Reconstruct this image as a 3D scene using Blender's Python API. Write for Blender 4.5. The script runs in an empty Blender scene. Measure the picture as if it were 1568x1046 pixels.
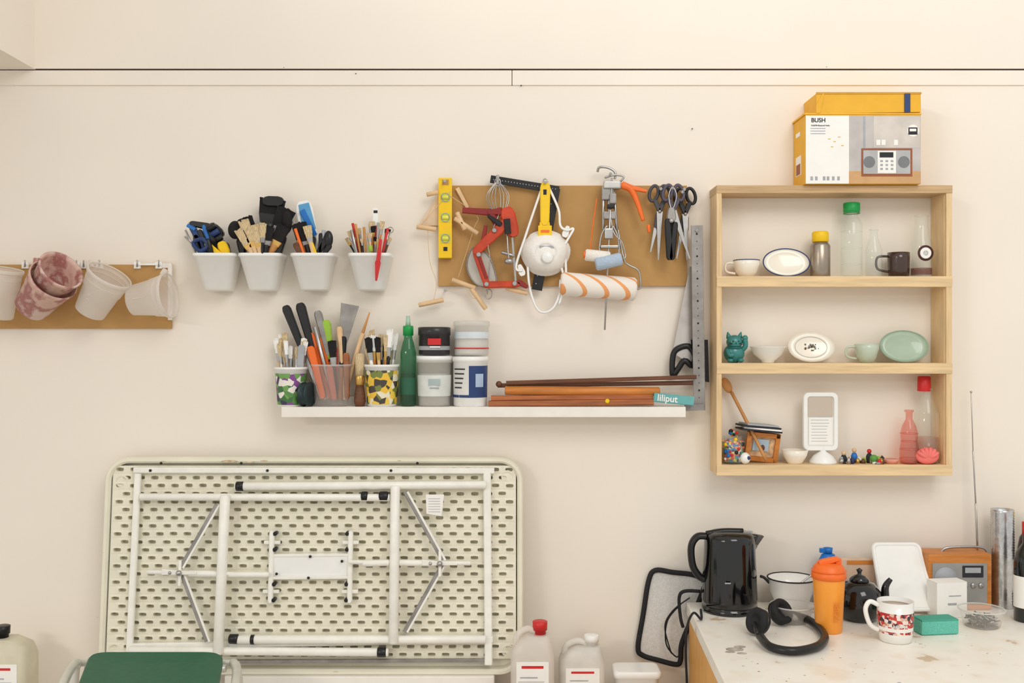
import bpy, bmesh, math, random
from mathutils import Vector, Matrix, Quaternion
random.seed(7)
R=random.uniform
D=2.95; F=1552.6; ZC=1.60
# wall survey grid (1.9 mm units on the wall) -> metres; d = distance out from the wall
def s(d): return (D-d)/F
def P(px,py,d):
    k=s(d); return Vector(((px-784)*k,-d,ZC-(py-522.7)*k))
V=Vector
# ------------------------------------------------------------ materials
def lin(c):
    o=[]
    for v in c:
        v=min(max(v/255,0),1); o.append(v/12.92 if v<=.04045 else ((v+.055)/1.055)**2.4)
    return (*o,1)
MC={}
def mat(name,rgb,rough=.5,metal=0,trans=0,var=.08,scale=25,bump=0,stretch=(1,1,1),coat=0,alpha=1,det=4,clear=0):
    if name in MC: return MC[name]
    m=bpy.data.materials.new(name); m.use_nodes=True; nt=m.node_tree; n=nt.nodes; b=n['Principled BSDF']
    tc=n.new('ShaderNodeTexCoord'); mp=n.new('ShaderNodeMapping'); mp.inputs['Scale'].default_value=stretch
    nz=n.new('ShaderNodeTexNoise'); nz.inputs['Scale'].default_value=scale; nz.inputs['Detail'].default_value=det
    nt.links.new(tc.outputs['Object'],mp.inputs[0]); nt.links.new(mp.outputs[0],nz.inputs['Vector'])
    rp=n.new('ShaderNodeValToRGB'); c=lin(rgb)
    rp.color_ramp.elements[0].position=.3; rp.color_ramp.elements[1].position=.7
    rp.color_ramp.elements[0].color=(*[x*(1-var) for x in c[:3]],1); rp.color_ramp.elements[1].color=(*[min(1,x*(1+var)) for x in c[:3]],1)
    nt.links.new(nz.outputs['Fac'],rp.inputs[0]); nt.links.new(rp.outputs[0],b.inputs['Base Color'])
    b.inputs['Roughness'].default_value=rough; b.inputs['Metallic'].default_value=metal
    b.inputs['Transmission Weight'].default_value=trans; b.inputs['IOR'].default_value=1.45
    b.inputs['Coat Weight'].default_value=coat; b.inputs['Alpha'].default_value=alpha
    if clear:   # thin translucent plastic: part straight-through, part diffuse, part back-lit
        tr=n.new('ShaderNodeBsdfTransparent'); mx=n.new('ShaderNodeMixShader'); mx.inputs[0].default_value=clear
        tl=n.new('ShaderNodeBsdfTranslucent'); tl.inputs[0].default_value=c; m0=n.new('ShaderNodeMixShader'); m0.inputs[0].default_value=.3
        nt.links.new(b.outputs[0],m0.inputs[1]); nt.links.new(tl.outputs[0],m0.inputs[2])
        nt.links.new(m0.outputs[0],mx.inputs[1]); nt.links.new(tr.outputs[0],mx.inputs[2]); nt.links.new(mx.outputs[0],n['Material Output'].inputs[0])
    if bump:
        bp=n.new('ShaderNodeBump'); bp.inputs['Strength'].default_value=bump; bp.inputs['Distance'].default_value=.003
        nt.links.new(nz.outputs['Fac'],bp.inputs['Height']); nt.links.new(bp.outputs[0],b.inputs['Normal'])
    MC[name]=m; return m
def thin(name,rgb,gl=1.0):
    "thin walled glass: tinted straight-through transmission + fresnel reflection on the outer face"
    m=bpy.data.materials.new(name); m.use_nodes=True; nt=m.node_tree; n=nt.nodes; n.remove(n['Principled BSDF'])
    tr=n.new('ShaderNodeBsdfTransparent'); tr.inputs[0].default_value=lin(rgb)
    g=n.new('ShaderNodeBsdfGlossy'); g.inputs['Roughness'].default_value=.05; g.inputs[0].default_value=(.95,.95,.95,1)
    df=n.new('ShaderNodeBsdfDiffuse'); df.inputs[0].default_value=lin(rgb)
    fr=n.new('ShaderNodeFresnel'); fr.inputs[0].default_value=1.4
    ge=n.new('ShaderNodeNewGeometry'); mm=n.new('ShaderNodeMath'); mm.operation='SUBTRACT'; mm.inputs[0].default_value=1
    mu=n.new('ShaderNodeMath'); mu.operation='MULTIPLY'
    nt.links.new(ge.outputs['Backfacing'],mm.inputs[1]); nt.links.new(mm.outputs[0],mu.inputs[0]); nt.links.new(fr.outputs[0],mu.inputs[1])
    m1=n.new('ShaderNodeMixShader'); m1.inputs[0].default_value=.08
    m2=n.new('ShaderNodeMixShader')
    nt.links.new(tr.outputs[0],m1.inputs[1]); nt.links.new(df.outputs[0],m1.inputs[2])
    nt.links.new(mu.outputs[0],m2.inputs[0]); nt.links.new(m1.outputs[0],m2.inputs[1]); nt.links.new(g.outputs[0],m2.inputs[2])
    nt.links.new(m2.outputs[0],n['Material Output'].inputs[0]); return m
def cells(name,cols,scale=30,rough=.5,stretch=(1,1,1),kind='VOR',clear=0):
    if name in MC: return MC[name]
    m=bpy.data.materials.new(name); m.use_nodes=True; nt=m.node_tree; n=nt.nodes; b=n['Principled BSDF']
    tc=n.new('ShaderNodeTexCoord'); mp=n.new('ShaderNodeMapping'); mp.inputs['Scale'].default_value=stretch
    nt.links.new(tc.outputs['Object'],mp.inputs[0])
    rp=n.new('ShaderNodeValToRGB'); rp.color_ramp.interpolation='CONSTANT'
    if kind=='VOR':
        t=n.new('ShaderNodeTexVoronoi'); t.inputs['Scale'].default_value=scale
        sp=n.new('ShaderNodeSeparateColor'); nt.links.new(mp.outputs[0],t.inputs['Vector']); nt.links.new(t.outputs['Color'],sp.inputs[0]); nt.links.new(sp.outputs[0],rp.inputs[0])
    elif kind=='NOI':
        t=n.new('ShaderNodeTexNoise'); t.inputs['Scale'].default_value=scale; t.inputs['Detail'].default_value=5
        mr=n.new('ShaderNodeMapRange'); mr.inputs[1].default_value=.3; mr.inputs[2].default_value=.7
        nt.links.new(mp.outputs[0],t.inputs['Vector']); nt.links.new(t.outputs['Fac'],mr.inputs[0]); nt.links.new(mr.outputs[0],rp.inputs[0]); rp.color_ramp.interpolation='EASE'
    else:
        t=n.new('ShaderNodeTexWave'); t.inputs['Scale'].default_value=scale; t.bands_direction='DIAGONAL' if kind=='DIA' else 'X'
        t.inputs['Distortion'].default_value=.5
        nt.links.new(mp.outputs[0],t.inputs['Vector']); nt.links.new(t.outputs['Fac'],rp.inputs[0])
    els=rp.color_ramp.elements; k=len(cols)
    for i,cc in enumerate(cols):
        c,pos=(cc if isinstance(cc[0],tuple) else (cc,i/k))
        if i<2: e=els[i]; e.position=pos
        else: e=els.new(pos)
        e.color=lin(c)
    nt.links.new(rp.outputs[0],b.inputs['Base Color']); b.inputs['Roughness'].default_value=rough
    if clear:
        tr=n.new('ShaderNodeBsdfTransparent'); mx=n.new('ShaderNodeMixShader'); mx.inputs[0].default_value=clear
        nt.links.new(b.outputs[0],mx.inputs[1]); nt.links.new(tr.outputs[0],mx.inputs[2]); nt.links.new(mx.outputs[0],n['Material Output'].inputs[0])
    MC[name]=m; return m
WALL=mat('wall_paint',(239,230,217),.75,var=.02,scale=2.2,bump=.05)
TRIM=mat('trim_paint',(240,231,218),.6,var=.02,scale=4)
GAP=mat('dark_gap',(60,45,35),.9)
PINE=mat('pine',(226,196,150),.55,var=.13,scale=9,stretch=(1,3,14),bump=.05)
PINEV=mat('pine_upright',(224,193,147),.55,var=.13,scale=9,stretch=(14,3,1),bump=.05)
PLY=mat('plywood',(196,164,122),.6,var=.15,scale=9,stretch=(1,3,20))
MDF=mat('mdf',(186,144,88),.8,var=.06,scale=14)
WHITE=mat('white_plastic',(241,240,236),.35,var=.02,coat=.2)
WHITEP=mat('white_paint',(238,233,224),.45,var=.03)
CREAM=mat('cream_plastic',(229,224,204),.5,var=.05,scale=10)
FRAME=mat('powder_coat_white',(240,238,229),.35,var=.05,scale=30)
BLACK=mat('black_plastic',(22,22,24),.35,var=.2)
BLACKG=mat('black_gloss',(10,10,12),.12,var=.1,coat=.5)
RUB=mat('black_rubber',(30,30,32),.75,var=.2)
STEEL=mat('steel',(180,178,175),.28,metal=.9,var=.12)
DSTEEL=mat('dull_steel',(150,146,142),.45,metal=.6,var=.2)
ALU=mat('aluminium',(200,200,200),.25,metal=.95,var=.15,scale=60,bump=.3)
YEL=mat('yellow_plastic',(244,200,15),.4,var=.05)
YELB=mat('yellow_card',(232,174,40),.55,var=.05)
ORA=mat('orange_plastic',(240,112,38),.4,var=.06)
ORT=mat('orange_tumbler',(245,158,58),.3,var=.04)
REDO=mat('red_orange_enamel',(198,66,34),.4,var=.2)
DRED=mat('dark_red',(140,38,34),.4)
RED=mat('red_plastic',(205,40,40),.4,var=.06)
GREEN=mat('green_seat',(18,92,62),.5,var=.12,scale=60)
GCAP=mat('green_cap',(20,150,70),.4)
BLUE=mat('blue_plastic',(25,110,190),.35)
NAVY=mat('navy',(35,60,110),.45)
TEALS=mat('teal_sponge',(105,192,172),.95,var=.12,scale=260,bump=.6)
TEAL=mat('teal_ceramic',(50,128,124),.3,var=.1,coat=.4)
WOOD=mat('wood_handle',(198,140,80),.5,var=.2,scale=12,stretch=(3,3,1))
WOODO=mat('wood_orange',(200,125,55),.45,var=.2,scale=10,stretch=(1,4,9))
WOODD=mat('wood_dark',(105,65,42),.5,var=.3,scale=10,stretch=(1,4,12))
WOODB=mat('wood_brown',(160,96,56),.5,var=.3,scale=10,stretch=(1,4,12))
WOODL=mat('wood_pale',(226,190,145),.55,var=.1)
BRIS=mat('bristle_cream',(205,182,142),.9,var=.35,scale=120,stretch=(6,6,1))
BRISB=mat('bristle_black',(28,26,26),.9,var=.4,scale=120,stretch=(6,6,1))
GOLD=mat('brass_ferrule',(200,160,90),.3,metal=.8)
GLASS=thin('clear_glass',(249,251,249))
GLASSG=thin('green_glass',(150,205,175))
GLASSP=thin('pink_glass',(250,212,205))
TRAN=mat('translucent_plastic',(244,238,230),.35,var=.03,clear=.36)
TRAN2=mat('translucent_tub',(240,238,232),.3,var=.03,clear=.4)
CLEARP=mat('clear_plastic',(240,237,232),.25,var=.03,clear=.66)
STAIN=cells('stained_pink_plastic',[((200,150,140),0),((226,190,176),.4),((180,118,112),.62),((230,204,194),.85)],13,.5,kind='NOI',clear=.12)
CERA=mat('cream_ceramic',(242,234,218),.2,var=.03,coat=.5)
CERAW=mat('white_ceramic',(240,238,232),.2,var=.02,coat=.5)
CERG=mat('pale_green_ceramic',(190,203,182),.25,var=.05,coat=.5)
CELA=mat('sage_plate',(168,188,166),.3,var=.05,coat=.4)
PAPER=mat('paper',(242,240,234),.8,var=.02)
INK=mat('ink',(45,45,50),.8)
GREY=mat('grey_print',(165,168,172),.6)
LIME=mat('lime',(150,190,60),.4)
ROLL=cells('striped_roller',[((240,232,222),0),((238,165,105),.88)],11,.95,kind='DIA',stretch=(1,1,.8))
WRAP=cells('colourful_wrap',[(60,50,80),(90,140,70),(60,110,60),(235,230,220),(130,70,140),(110,160,80)],65,.5)
WRAPY=cells('yellow_label',[(236,200,70),(235,225,200),(70,62,55),(236,190,60),(120,130,60)],60,.5)
BEADS=cells('mixed_beads',[(220,60,50),(240,210,60),(50,120,180),(240,235,225),(40,40,45),(80,170,110),(235,150,60)],150,.4)
MUGP=cells('mug_print',[(190,45,50),(235,225,215),(195,60,55),(220,180,160),(60,50,60)],130,.3)
WORN=cells('worn_counter',[((206,184,156),0),((238,231,218),.08),((244,239,228),.3),((245,241,231),.6),((240,231,214),.97)],11,.35,kind='NOI')
YWOOD=mat('varnished_wood',(226,168,88),.45,var=.12,scale=8,stretch=(10,10,1))
MESH=mat('grey_mesh',(212,210,205),.8,var=.1,scale=250)
# ------------------------------------------------------------ mesh builder
class B:
    def __init__(o): o.bm=bmesh.new(); o.ms=[]
    def mi(o,m):
        if m not in o.ms: o.ms.append(m)
        return o.ms.index(m)
    def loft(o,rings,m,c0=True,c1=True,smooth=True,closed=False):
        i=o.mi(m); rv=[[o.bm.verts.new(p) for p in r] for r in rings]; n=len(rings[0]); fs=[]
        L=len(rv); rng=range(L if closed else L-1)
        for a in rng:
            r0=rv[a]; r1=rv[(a+1)%L]
            for k in range(n):
                f=o.bm.faces.new((r0[k],r0[(k+1)%n],r1[(k+1)%n],r1[k])); f.smooth=smooth; f.material_index=i; fs.append(f)
        if not closed:
            for c,r in ((c0,rv[0]),(c1,rv[-1])):
                if c:
                    f=o.bm.faces.new(r); f.material_index=i; fs.append(f)
        bmesh.ops.recalc_face_normals(o.bm,faces=fs)
        return fs
    def lathe(o,base,prof,m,k=1,axis=(0,0,1),seg=28,sx=1,sy=1,smooth=True,cap=True):
        q=V((0,0,1)).rotation_difference(V(axis).normalized())
        rings=[[V(base)+q@V((max(r,1e-3)*k*sx*math.cos(2*math.pi*j/seg),max(r,1e-3)*k*sy*math.sin(2*math.pi*j/seg),z*k)) for j in range(seg)] for r,z in prof]
        return o.loft(rings,m,cap,cap,smooth)
    def cyl(o,a,b,r,m,r2=None,seg=14,sm=True):
        a=V(a);b=V(b); L=(b-a).length
        if r2 is None:r2=r
        return o.lathe(a,[(r*.8,0),(r,min(r*.2,L*.1)),(r2,L-min(r2*.2,L*.1)),(r2*.8,L)],m,1,b-a,seg)
    def box(o,c,sz,m,rot=None,bev=0):
        i=o.mi(m); M=Matrix.Translation(V(c))
        if rot is not None: M=M@rot.to_4x4()
        g=bmesh.ops.create_cube(o.bm,size=1,matrix=M@Matrix.Diagonal((*sz,1)))
        fs=set(f for v in g['verts'] for f in v.link_faces)
        for f in fs: f.material_index=i
        if bev:
            es=list(set(e for f in fs for e in f.edges))
            r=bmesh.ops.bevel(o.bm,geom=es,offset=bev,segments=2,affect='EDGES',profile=.6)
            for f in r['faces']: f.material_index=i
    def bx(o,x0,y0,x1,y1,d0,d1,m,bev=0):
        "box whose front face (at d1) spans the survey rectangle"
        a=P(x0,y0,d1); b=P(x1,y1,d1)
        o.box(((a.x+b.x)/2,-(d0+d1)/2,(a.z+b.z)/2),(abs(b.x-a.x),abs(d1-d0),abs(a.z-b.z)),m,bev=bev)
    def slab(o,a,b,w,t,m,w2=None,rnd=False):
        a=V(a);b=V(b); u=(b-a).normalized(); sd=u.cross(V((0,1,0))).normalized(); n=u.cross(sd).normalized()
        if w2 is None:w2=w
        L=(b-a).length
        st=[(0,w),(1,w2)] if not rnd else [(0,w*.5),(.15*w/L,w*.8),(.5*w/L,w),(1-.5*w2/L,w2),(1-.15*w2/L,w2*.8),(1,w2*.5)]
        rings=[]
        for f,ww in st:
            c=a+u*(L*f); h=ww/2; e=t/2; cc=min(h,e)*.4
            rings.append([c+sd*x+n*y for x,y in ((-h+cc,-e),(h-cc,-e),(h,-e+cc),(h,e-cc),(h-cc,e),(-h+cc,e),(-h,e-cc),(-h,-e+cc))])
        return o.loft(rings,m,smooth=False)
    def poly(o,pts,d,t,m,smooth=False):
        f=[P(x,y,d) for x,y in pts]; b=[p+V((0,t,0)) for p in f]
        return o.loft([f,b],m,smooth=smooth)
    def tube(o,pts,r,m,seg=8,sub=4,closed=False,flat=1):
        pts=[V(p) for p in pts]
        if sub>1 and len(pts)>2:
            q=[];n=len(pts)
            rg=range(n if closed else n-1)
            for i in rg:
                g=(lambda j:pts[j%n]) if closed else (lambda j:pts[min(max(j,0),n-1)])
                p0,p1,p2,p3=g(i-1),g(i),g(i+1),g(i+2)
                for k in range(sub):
                    t=k/sub; q.append(.5*((2*p1)+(p2-p0)*t+(2*p0-5*p1+4*p2-p3)*t*t+(3*p1-p0-3*p2+p3)*t**3))
            if not closed:q.append(pts[-1])
            pts=q
        n=len(pts); rings=[]; T0=None; N=None
        for i in range(n):
            if closed: T=(pts[(i+1)%n]-pts[i-1]).normalized()
            else: T=(pts[min(i+1,n-1)]-pts[max(i-1,0)]).normalized()
            if N is None:
                N=T.cross(V((0,1,0)))
                if N.length<.1:N=T.cross(V((1,0,0)))
                N.normalize()
            else: N=T0.rotation_difference(T)@N
            T0=T; Bn=T.cross(N)
            rr=r if not callable(r) else r(i/(n-1))
            rings.append([pts[i]+N*(rr*math.cos(2*math.pi*j/seg))+Bn*(rr*flat*math.sin(2*math.pi*j/seg)) for j in range(seg)])
        return o.loft(rings,m,closed=closed)
    def sph(o,c,r,m,seg=20,rot=None):
        if not hasattr(r,'__len__'): r=(r,r,r)
        i=o.mi(m); M=Matrix.Translation(V(c))
        if rot is not None:M=M@rot.to_4x4()
        g=bmesh.ops.create_uvsphere(o.bm,u_segments=seg,v_segments=seg//2+2,radius=1,matrix=M@Matrix.Diagonal((*r,1)))
        for f in set(f for v in g['verts'] for f in v.link_faces): f.material_index=i; f.smooth=True
    def ring(o,c,a,b,r,m,nrm=(0,1,0),rot=0,seg=8,n=24):
        q=V((0,0,1)).rotation_difference(V(nrm).normalized())
        o.tube([V(c)+q@V((a*math.cos(t)*math.cos(rot)-b*math.sin(t)*math.sin(rot),a*math.cos(t)*math.sin(rot)+b*math.sin(t)*math.cos(rot),0)) for t in [2*math.pi*k/n for k in range(n)]],r,m,seg,1,True)
    def done(o,name):
        me=bpy.data.meshes.new(name); vs=o.bm.verts
        lo=V((min(v.co.x for v in vs),min(v.co.y for v in vs),min(v.co.z for v in vs))); hi=V((max(v.co.x for v in vs),max(v.co.y for v in vs),max(v.co.z for v in vs)))
        c=(lo+hi)/2
        for v in vs: v.co-=c
        o.bm.to_mesh(me); o.bm.free()
        for m in o.ms: me.materials.append(m)
        ob=bpy.data.objects.new(name,me); ob.location=c; bpy.context.scene.collection.objects.link(ob)
        return ob
def text(par,body,p,size,m,rot=0,name='lettering'):
    c=bpy.data.curves.new(name,'FONT'); c.body=body; c.size=size; c.extrude=.0003; c.offset=size*.02
    c.materials.append(m); t=bpy.data.objects.new(name,c); bpy.context.scene.collection.objects.link(t)
    t.parent=par; t.location=V(p)-par.location; t.rotation_euler=(math.pi/2,rot,0)
def rr(cx,cy,w,h,r,n=6):
    o=[]
    for (sx,sy,a0) in ((1,1,0),(-1,1,90),(-1,-1,180),(1,-1,270)):
        for k in range(n+1):
            a=math.radians(a0+90*k/n); o.append((cx+sx*(w/2-r)+r*math.cos(a),cy+sy*(h/2-r)+r*math.sin(a)))
    return o
# ------------------------------------------------------------ room
b=B(); b.box((0,.06,1.5),(6.4,.12,3.0),WALL)
b.done('wall_back')
b=B(); b.box((0,.0,(P(0,106,0).z+3.0)/2),(6.4,.016,3.0-P(0,106,0).z),WALL); b.done('wall_upper_facing')
z1=P(0,108.2,0).z; z0=P(0,131,0).z
b=B()
xs=P(784,0,0).x
b.box(((-3.2+xs)/2-.0005,-.002,(z0+z1)/2),(3.2+xs-.0008,.006,z1-z0),TRIM,bev=.0015)
b.box(((3.2+xs)/2+.0005,-.002,(z0+z1)/2),(3.2-xs-.0008,.006,z1-z0),TRIM,bev=.0015)
b.done('trim_picture_rail')
b=B(); b.box((0,-.0005,z1+.002),(6.4,.003,.008),GAP); b.box((xs,-.0005,(z0+z1)/2),(.006,.002,(z1-z0)),GAP); b.done('trim_gap')
b=B(); b.box((-2.3,-1.6,2.695),(1.83,3.2,.61),WALL); b.done('ceiling_beam')
b=B(); b.box((0,-1.6,-.02),(6.4,3.3,.04),mat('floor_concrete',(170,160,148),.7,var=.15,scale=6,bump=.1)); b.done('floor')
b=B()
for x,y in ((545,113),(435,104),(1265,103),(1060,197),(798,131)): b.sph(P(x,y,.004),(.0016,.006,.0016),GAP,8)
b.done('wall_screws')
# ------------------------------------------------------------ low cabinet along wall
b=B(); x0=-1.62;x1=.43
b.box(((x0+x1)/2,-.14,.545),(x1-x0,.25,.03),WHITEP,bev=.003)
b.box(((x0+x1)/2,-.13,.29),(x1-x0-.02,.21,.48),WHITEP)
for i in range(4):
    xa=x0+.02+i*(x1-x0-.04)/4; w=(x1-x0-.04)/4-.01
    b.box((xa+w/2+.005,-.242,.29),(w,.014,.46),WHITEP,bev=.003); b.box((xa+w/2,-.256,.48),(.1,.014,.012),STEEL)
b.box(((x0+x1)/2,-.12,.025),(x1-x0-.04,.2,.05),GREY)
b.done('low_cabinet')
zb=P(0,1028,.1).z
b=B(); a=P(345,0,.13).x; c=P(757,0,.13).x
b.box(((a+c)/2,-.080,(zb+.56)/2),(c-a,.12,zb-.56),WHITEP,bev=.004); b.box(((a+c)/2,-.142,(zb+.56)/2-.01),(c-a-.03,.006,zb-.6),WHITE); b.done('white_wooden_crate')
# ------------------------------------------------------------ folding table
def td(py): return .035+(py-700)/328*.06
def T(px,py,off):
    d=td(py); return V(((px-784)*s(.066),-(d+off),ZC-(py-522.7)*s(d)))
b=B()
def trr(ins,off): return [T(x,y,off) for x,y in rr((162+801)/2,863,801-162-2*ins,330-2*ins,36-ins,8)]
b.loft([trr(2,0),trr(0,.006),trr(0,.028),trr(2,.035),trr(6,.035),trr(9,.029),trr(10,.004)],CREAM,smooth=False)
X0,X1,Y0,Y1=173,790,711,1015; pr=12.2; pc=21.3
i=b.mi(CREAM)
def quad(v,sm=False):
    f=b.bm.faces.new(v); f.material_index=i; f.smooth=sm
nr=int((Y1-Y0)/pr)
def skip(x,y):
    dx=max(X0+28-x,x-(X1-28),0); dy=max(Y0+28-y,y-(Y1-28),0)
    return dx*dx+dy*dy>30*30
HOLE=[(-6.2,0),(-5.2,-2.5),(0,-3.1),(5.2,-2.5),(6.2,0),(5.0,2.5),(0,3.0),(-5.0,2.5)]
for r in range(nr):
    ya=Y0+r*pr; yb=ya+pr; sh=(r%2)*pc/2; x=X0-sh
    while x<X1:
        xa=max(x,X0); xb=min(x+pc,X1); xc=x+pc/2; yc=(ya+yb)/2
        if skip((xa+xb)/2,yc): x+=pc; continue
        if xb-xa<pc*.9:
            quad([b.bm.verts.new(T(*q,.026)) for q in ((xa,ya),(xb,ya),(xb,yb),(xa,yb))]); x+=pc; continue
        jx=R(-.6,.6); jy=R(-.35,.35)
        O=[b.bm.verts.new(T(*q,.0262)) for q in ((xa,yc),(xa,ya),(xc,ya),(xb,ya),(xb,yc),(xb,yb),(xc,yb),(xa,yb))]
        I=[b.bm.verts.new(T(xc+u*1.05+jx,yc+v*1.08+jy,.0275)) for u,v in HOLE]
        J=[b.bm.verts.new(T(xc+u*.95+jx,yc+v*.93+jy,.0262)) for u,v in HOLE]
        K=[b.bm.verts.new(T(xc+u*.88+jx,yc+v*.84+jy,.0055)) for u,v in HOLE]
        for k in range(8):
            quad((O[k],O[(k+1)%8],I[(k+1)%8],I[k])); quad((I[k],I[(k+1)%8],J[(k+1)%8],J[k])); quad((J[k],J[(k+1)%8],K[(k+1)%8],K[k]))
        quad(K); x+=pc
for cx,cy in ((187,735),(777,728),(185,990),(778,992)):
    b.lathe(T(cx,cy,.004),[(10,0),(10,12),(8,13),(7,11),(0,11)],CREAM,.0018,(0,-1,0),20)
RUST=mat('rust_stain',(206,182,150),.7,var=.3,scale=80)
for x,y,w in ((352,704,26),(384,705,14),(405,703,12),(250,704,8),(612,703,6),(164,842,3),(160,940,3),(520,1022,8)): b.lathe(T(x,y,.0352),[(w*.5,0),(w*.4,.3)],RUST,.0018,(0,-1,0),11,1,.16)
def tt(x0,y0,x1,y1,r,off=.04,m=FRAME): b.cyl(T(x0,y0,off),T(x1,y1,off),r,m)
for q in ((208,717,757,718,9),(213,983,755,972,10),(214,722,211,992,10),(746,720,749,1010,12)):
    b.slab(T(q[0],q[1],.04),T(q[2],q[3],.04),q[4]*.0018,.014,FRAME)
b.slab(T(365,1006,.038),T(745,1004,.038),.01,.008,DSTEEL)
for q in ((222,756,600,757,.0105),(365,740,745,738,.0115),(214,986,600,989,.0115),(365,970,745,970,.0115)): tt(*q,off=.056)
for q in ((352,752,348,990,.0145),(608,738,608,974,.0135)): tt(*q,off=.068)
for q in ((366,740,378,740),(583,755,597,755),(362,969,376,969),(583,989,597,989),(556,755,566,755),(394,970,400,970)): tt(*q,.0135,.056,BLACK)
for q in ((338,768,287,862),(287,868,330,972),(622,748,680,850),(680,857,624,958)):
    b.slab(T(q[0],q[1],.055),T(q[2],q[3],.06),.012,.008,DSTEEL); b.slab(T(q[0]+4,q[1],.058),T(q[2]+4,q[3],.063),.006,.006,FRAME)
for q in ((238,868,420,872,.006),(540,853,722,855,.006),(300,870,345,871,.009),(360,872,418,872,.008),(560,855,600,854,.009),(615,854,668,855,.009)): tt(*q,off=.062)
for cx,cy in ((287,868),(676,854)):
    b.slab(T(cx-26,cy-1,.07),T(cx+26,cy+1,.07),.016,.006,FRAME,.006); b.sph(T(cx,cy,.075),.008,STEEL); b.sph(T(cx-14,cy,.072),.005,STEEL)
    b.slab(T(cx,cy-18,.066),T(cx,cy+20,.066),.008,.006,FRAME)
b.slab(T(424,862,.036),T(540,861,.036),.068,.016,WHITE)
b.slab(T(424,845,.046),T(540,844,.046),.008,.006,FRAME); b.slab(T(424,879,.046),T(540,878,.046),.008,.006,FRAME)
for x in (421,540):
    b.slab(T(x,808,.045),T(x,916,.045),.014,.014,FRAME,rnd=True)
    for y in (812,836,888,912): b.lathe(T(x+(5 if x<500 else -5),y,.03),[(3.2,0),(3.2,12),(2,13)],BLACK,.0018,(0,-1,0),12)
    for y in (826,900): b.slab(T(x-12,y,.04),T(x+12,y,.04),.01,.01,FRAME)
for x,y in ((480,846),(478,878),(528,853),(430,872),(234,717),(600,717),(412,717),(700,972),(640,706),(372,706),(250,706)): b.sph(T(x,y,.052 if y>730 else .048),.004,BLACK)
b.poly([(652,757),(680,757),(676,790),(653,786)],.035+.03+.045,.001,PAPER)
for k in range(6): b.bx(656,763+k*4,674,763.7+k*4,.11,.1105,GREY)
b.done('folding_table')
# ------------------------------------------------------------ MDF board + frame at left and buckets
b=B(); b.bx(-160,405,262,503,0.0005,.012,MDF,.001)
b.bx(248,403,262,410,.012,.016,WHITEP); b.bx(257,405,263,490,.012,.018,WHITEP)
for x in (38,60,117,128,152,210,243):
    b.bx(x-5,401,x+5,411,.012,.018,WHITE); b.tube([P(x,404,.015),P(x,408,.035),P(x,405,.045),P(x,398,.046)],.0022,STEEL)
b.bx(205,403,246,406,.012,.02,WHITE)
b.done('hanging_board')
def bucket(name,x0,y0,d0,x1,y1,d1,r0,r1,m,stack=0):
    b=B(); A=P(x0,y0,d0); C=P(x1,y1,d1); L=(C-A).length; k=s(d0); l=L/k
    b.lathe(A,[(0,0),(r0*.9,0),(r0,1.5),(r0+(r1-r0)*.55,l*.6),(r0+(r1-r0)*.6+1,l*.62),(r1,l-6),(r1+.3,l-5.5),(r1+2,l-5),(r1+3,l),(r1+1,l+.5)],m,k,C-A,40,cap=False)
    ax=(C-A).normalized()
    b.ring(C,(r1+1.5)*k,(r1+1.5)*k,.0022,m,nrm=ax,n=40)
    for f in (.8,.9): b.ring(A+ax*L*f,(r0+(r1-r0)*f+.5)*k,(r0+(r1-r0)*f+.5)*k,.0012,m,nrm=ax,n=40)
    for f in (.25,.35,.45,.55): b.slab(A+ax*L*f+V((-.008,-(r0+(r1-r0)*f+.6)*k,0)),A+ax*L*f+V((.008,-(r0+(r1-r0)*f+.6)*k,0)),.0012,.001,m)
    if stack:
        b.lathe(A+ax*L*.35,[(r0,0),(r1-3,l-6),(r1-1,l-5),(r1,l),(r1-3,l),(r1-5,l-6),(r0-1,3),(0,3)],m,k,ax,40)
    sd=ax.cross(V((0,1,0))).normalized()
    b.slab(C+sd*(r1+1)*k,C+sd*(r1+6)*k-ax*6*k,.02,.012,m)
    return b.done(name)
bucket('plastic_bucket',-6,486,.08,4,412,.095,24,28,TRAN)
bucket('plastic_bucket',48,470,.07,82,428,.13,26,34,STAIN,1)
bucket('plastic_bucket',137,478,.07,168,421,.10,23,32,TRAN)
bucket('plastic_bucket',202,460,.075,259,452,.09,23,32,TRAN)
# ------------------------------------------------------------ white hanging bins with tools
def stick(b,x0,y0,x1,y1,d,r,m,r2=None,d2=None): b.cyl(P(x0,y0,d),P(x1,y1,d if d2 is None else d2),r*s(d),m,(r if r2 is None else r2)*s(d),10)
def brush(b,x0,y0,x1,y1,d,w,hm,fm,bm_,fr=.3,d2=None,t=.012):
    A=P(x0,y0,d);C=P(x1,y1,d if d2 is None else d2); k=s(d)
    f1=A.lerp(C,1-fr-.14); f2=A.lerp(C,1-fr)
    b.tube([A,A.lerp(f1,.4),f1],lambda q:(w*.2+w*.16*q)*k,hm,8,3)
    b.slab(A.lerp(C,1-fr-.16),f2,w*.8*k,t*.8,fm,w*k)
    u=(C-f2); sd=u.normalized().cross(V((0,1,0))); n=max(4,int(w/2))
    b.slab(f2,f2.lerp(C,.8),w*.98*k,t*.9,bm_,w*1.08*k)
    for j in range(n):
        q=(j/(n-1)-.5); b.slab(f2+sd*(q*w*.8*k)+u*.3,C+sd*(q*w*1.05*k)-u*abs(q)*R(.0,.2)-u*R(0,.05),w*1.6/n*k,t*R(.75,1),bm_,w*1.2/n*k)
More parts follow.
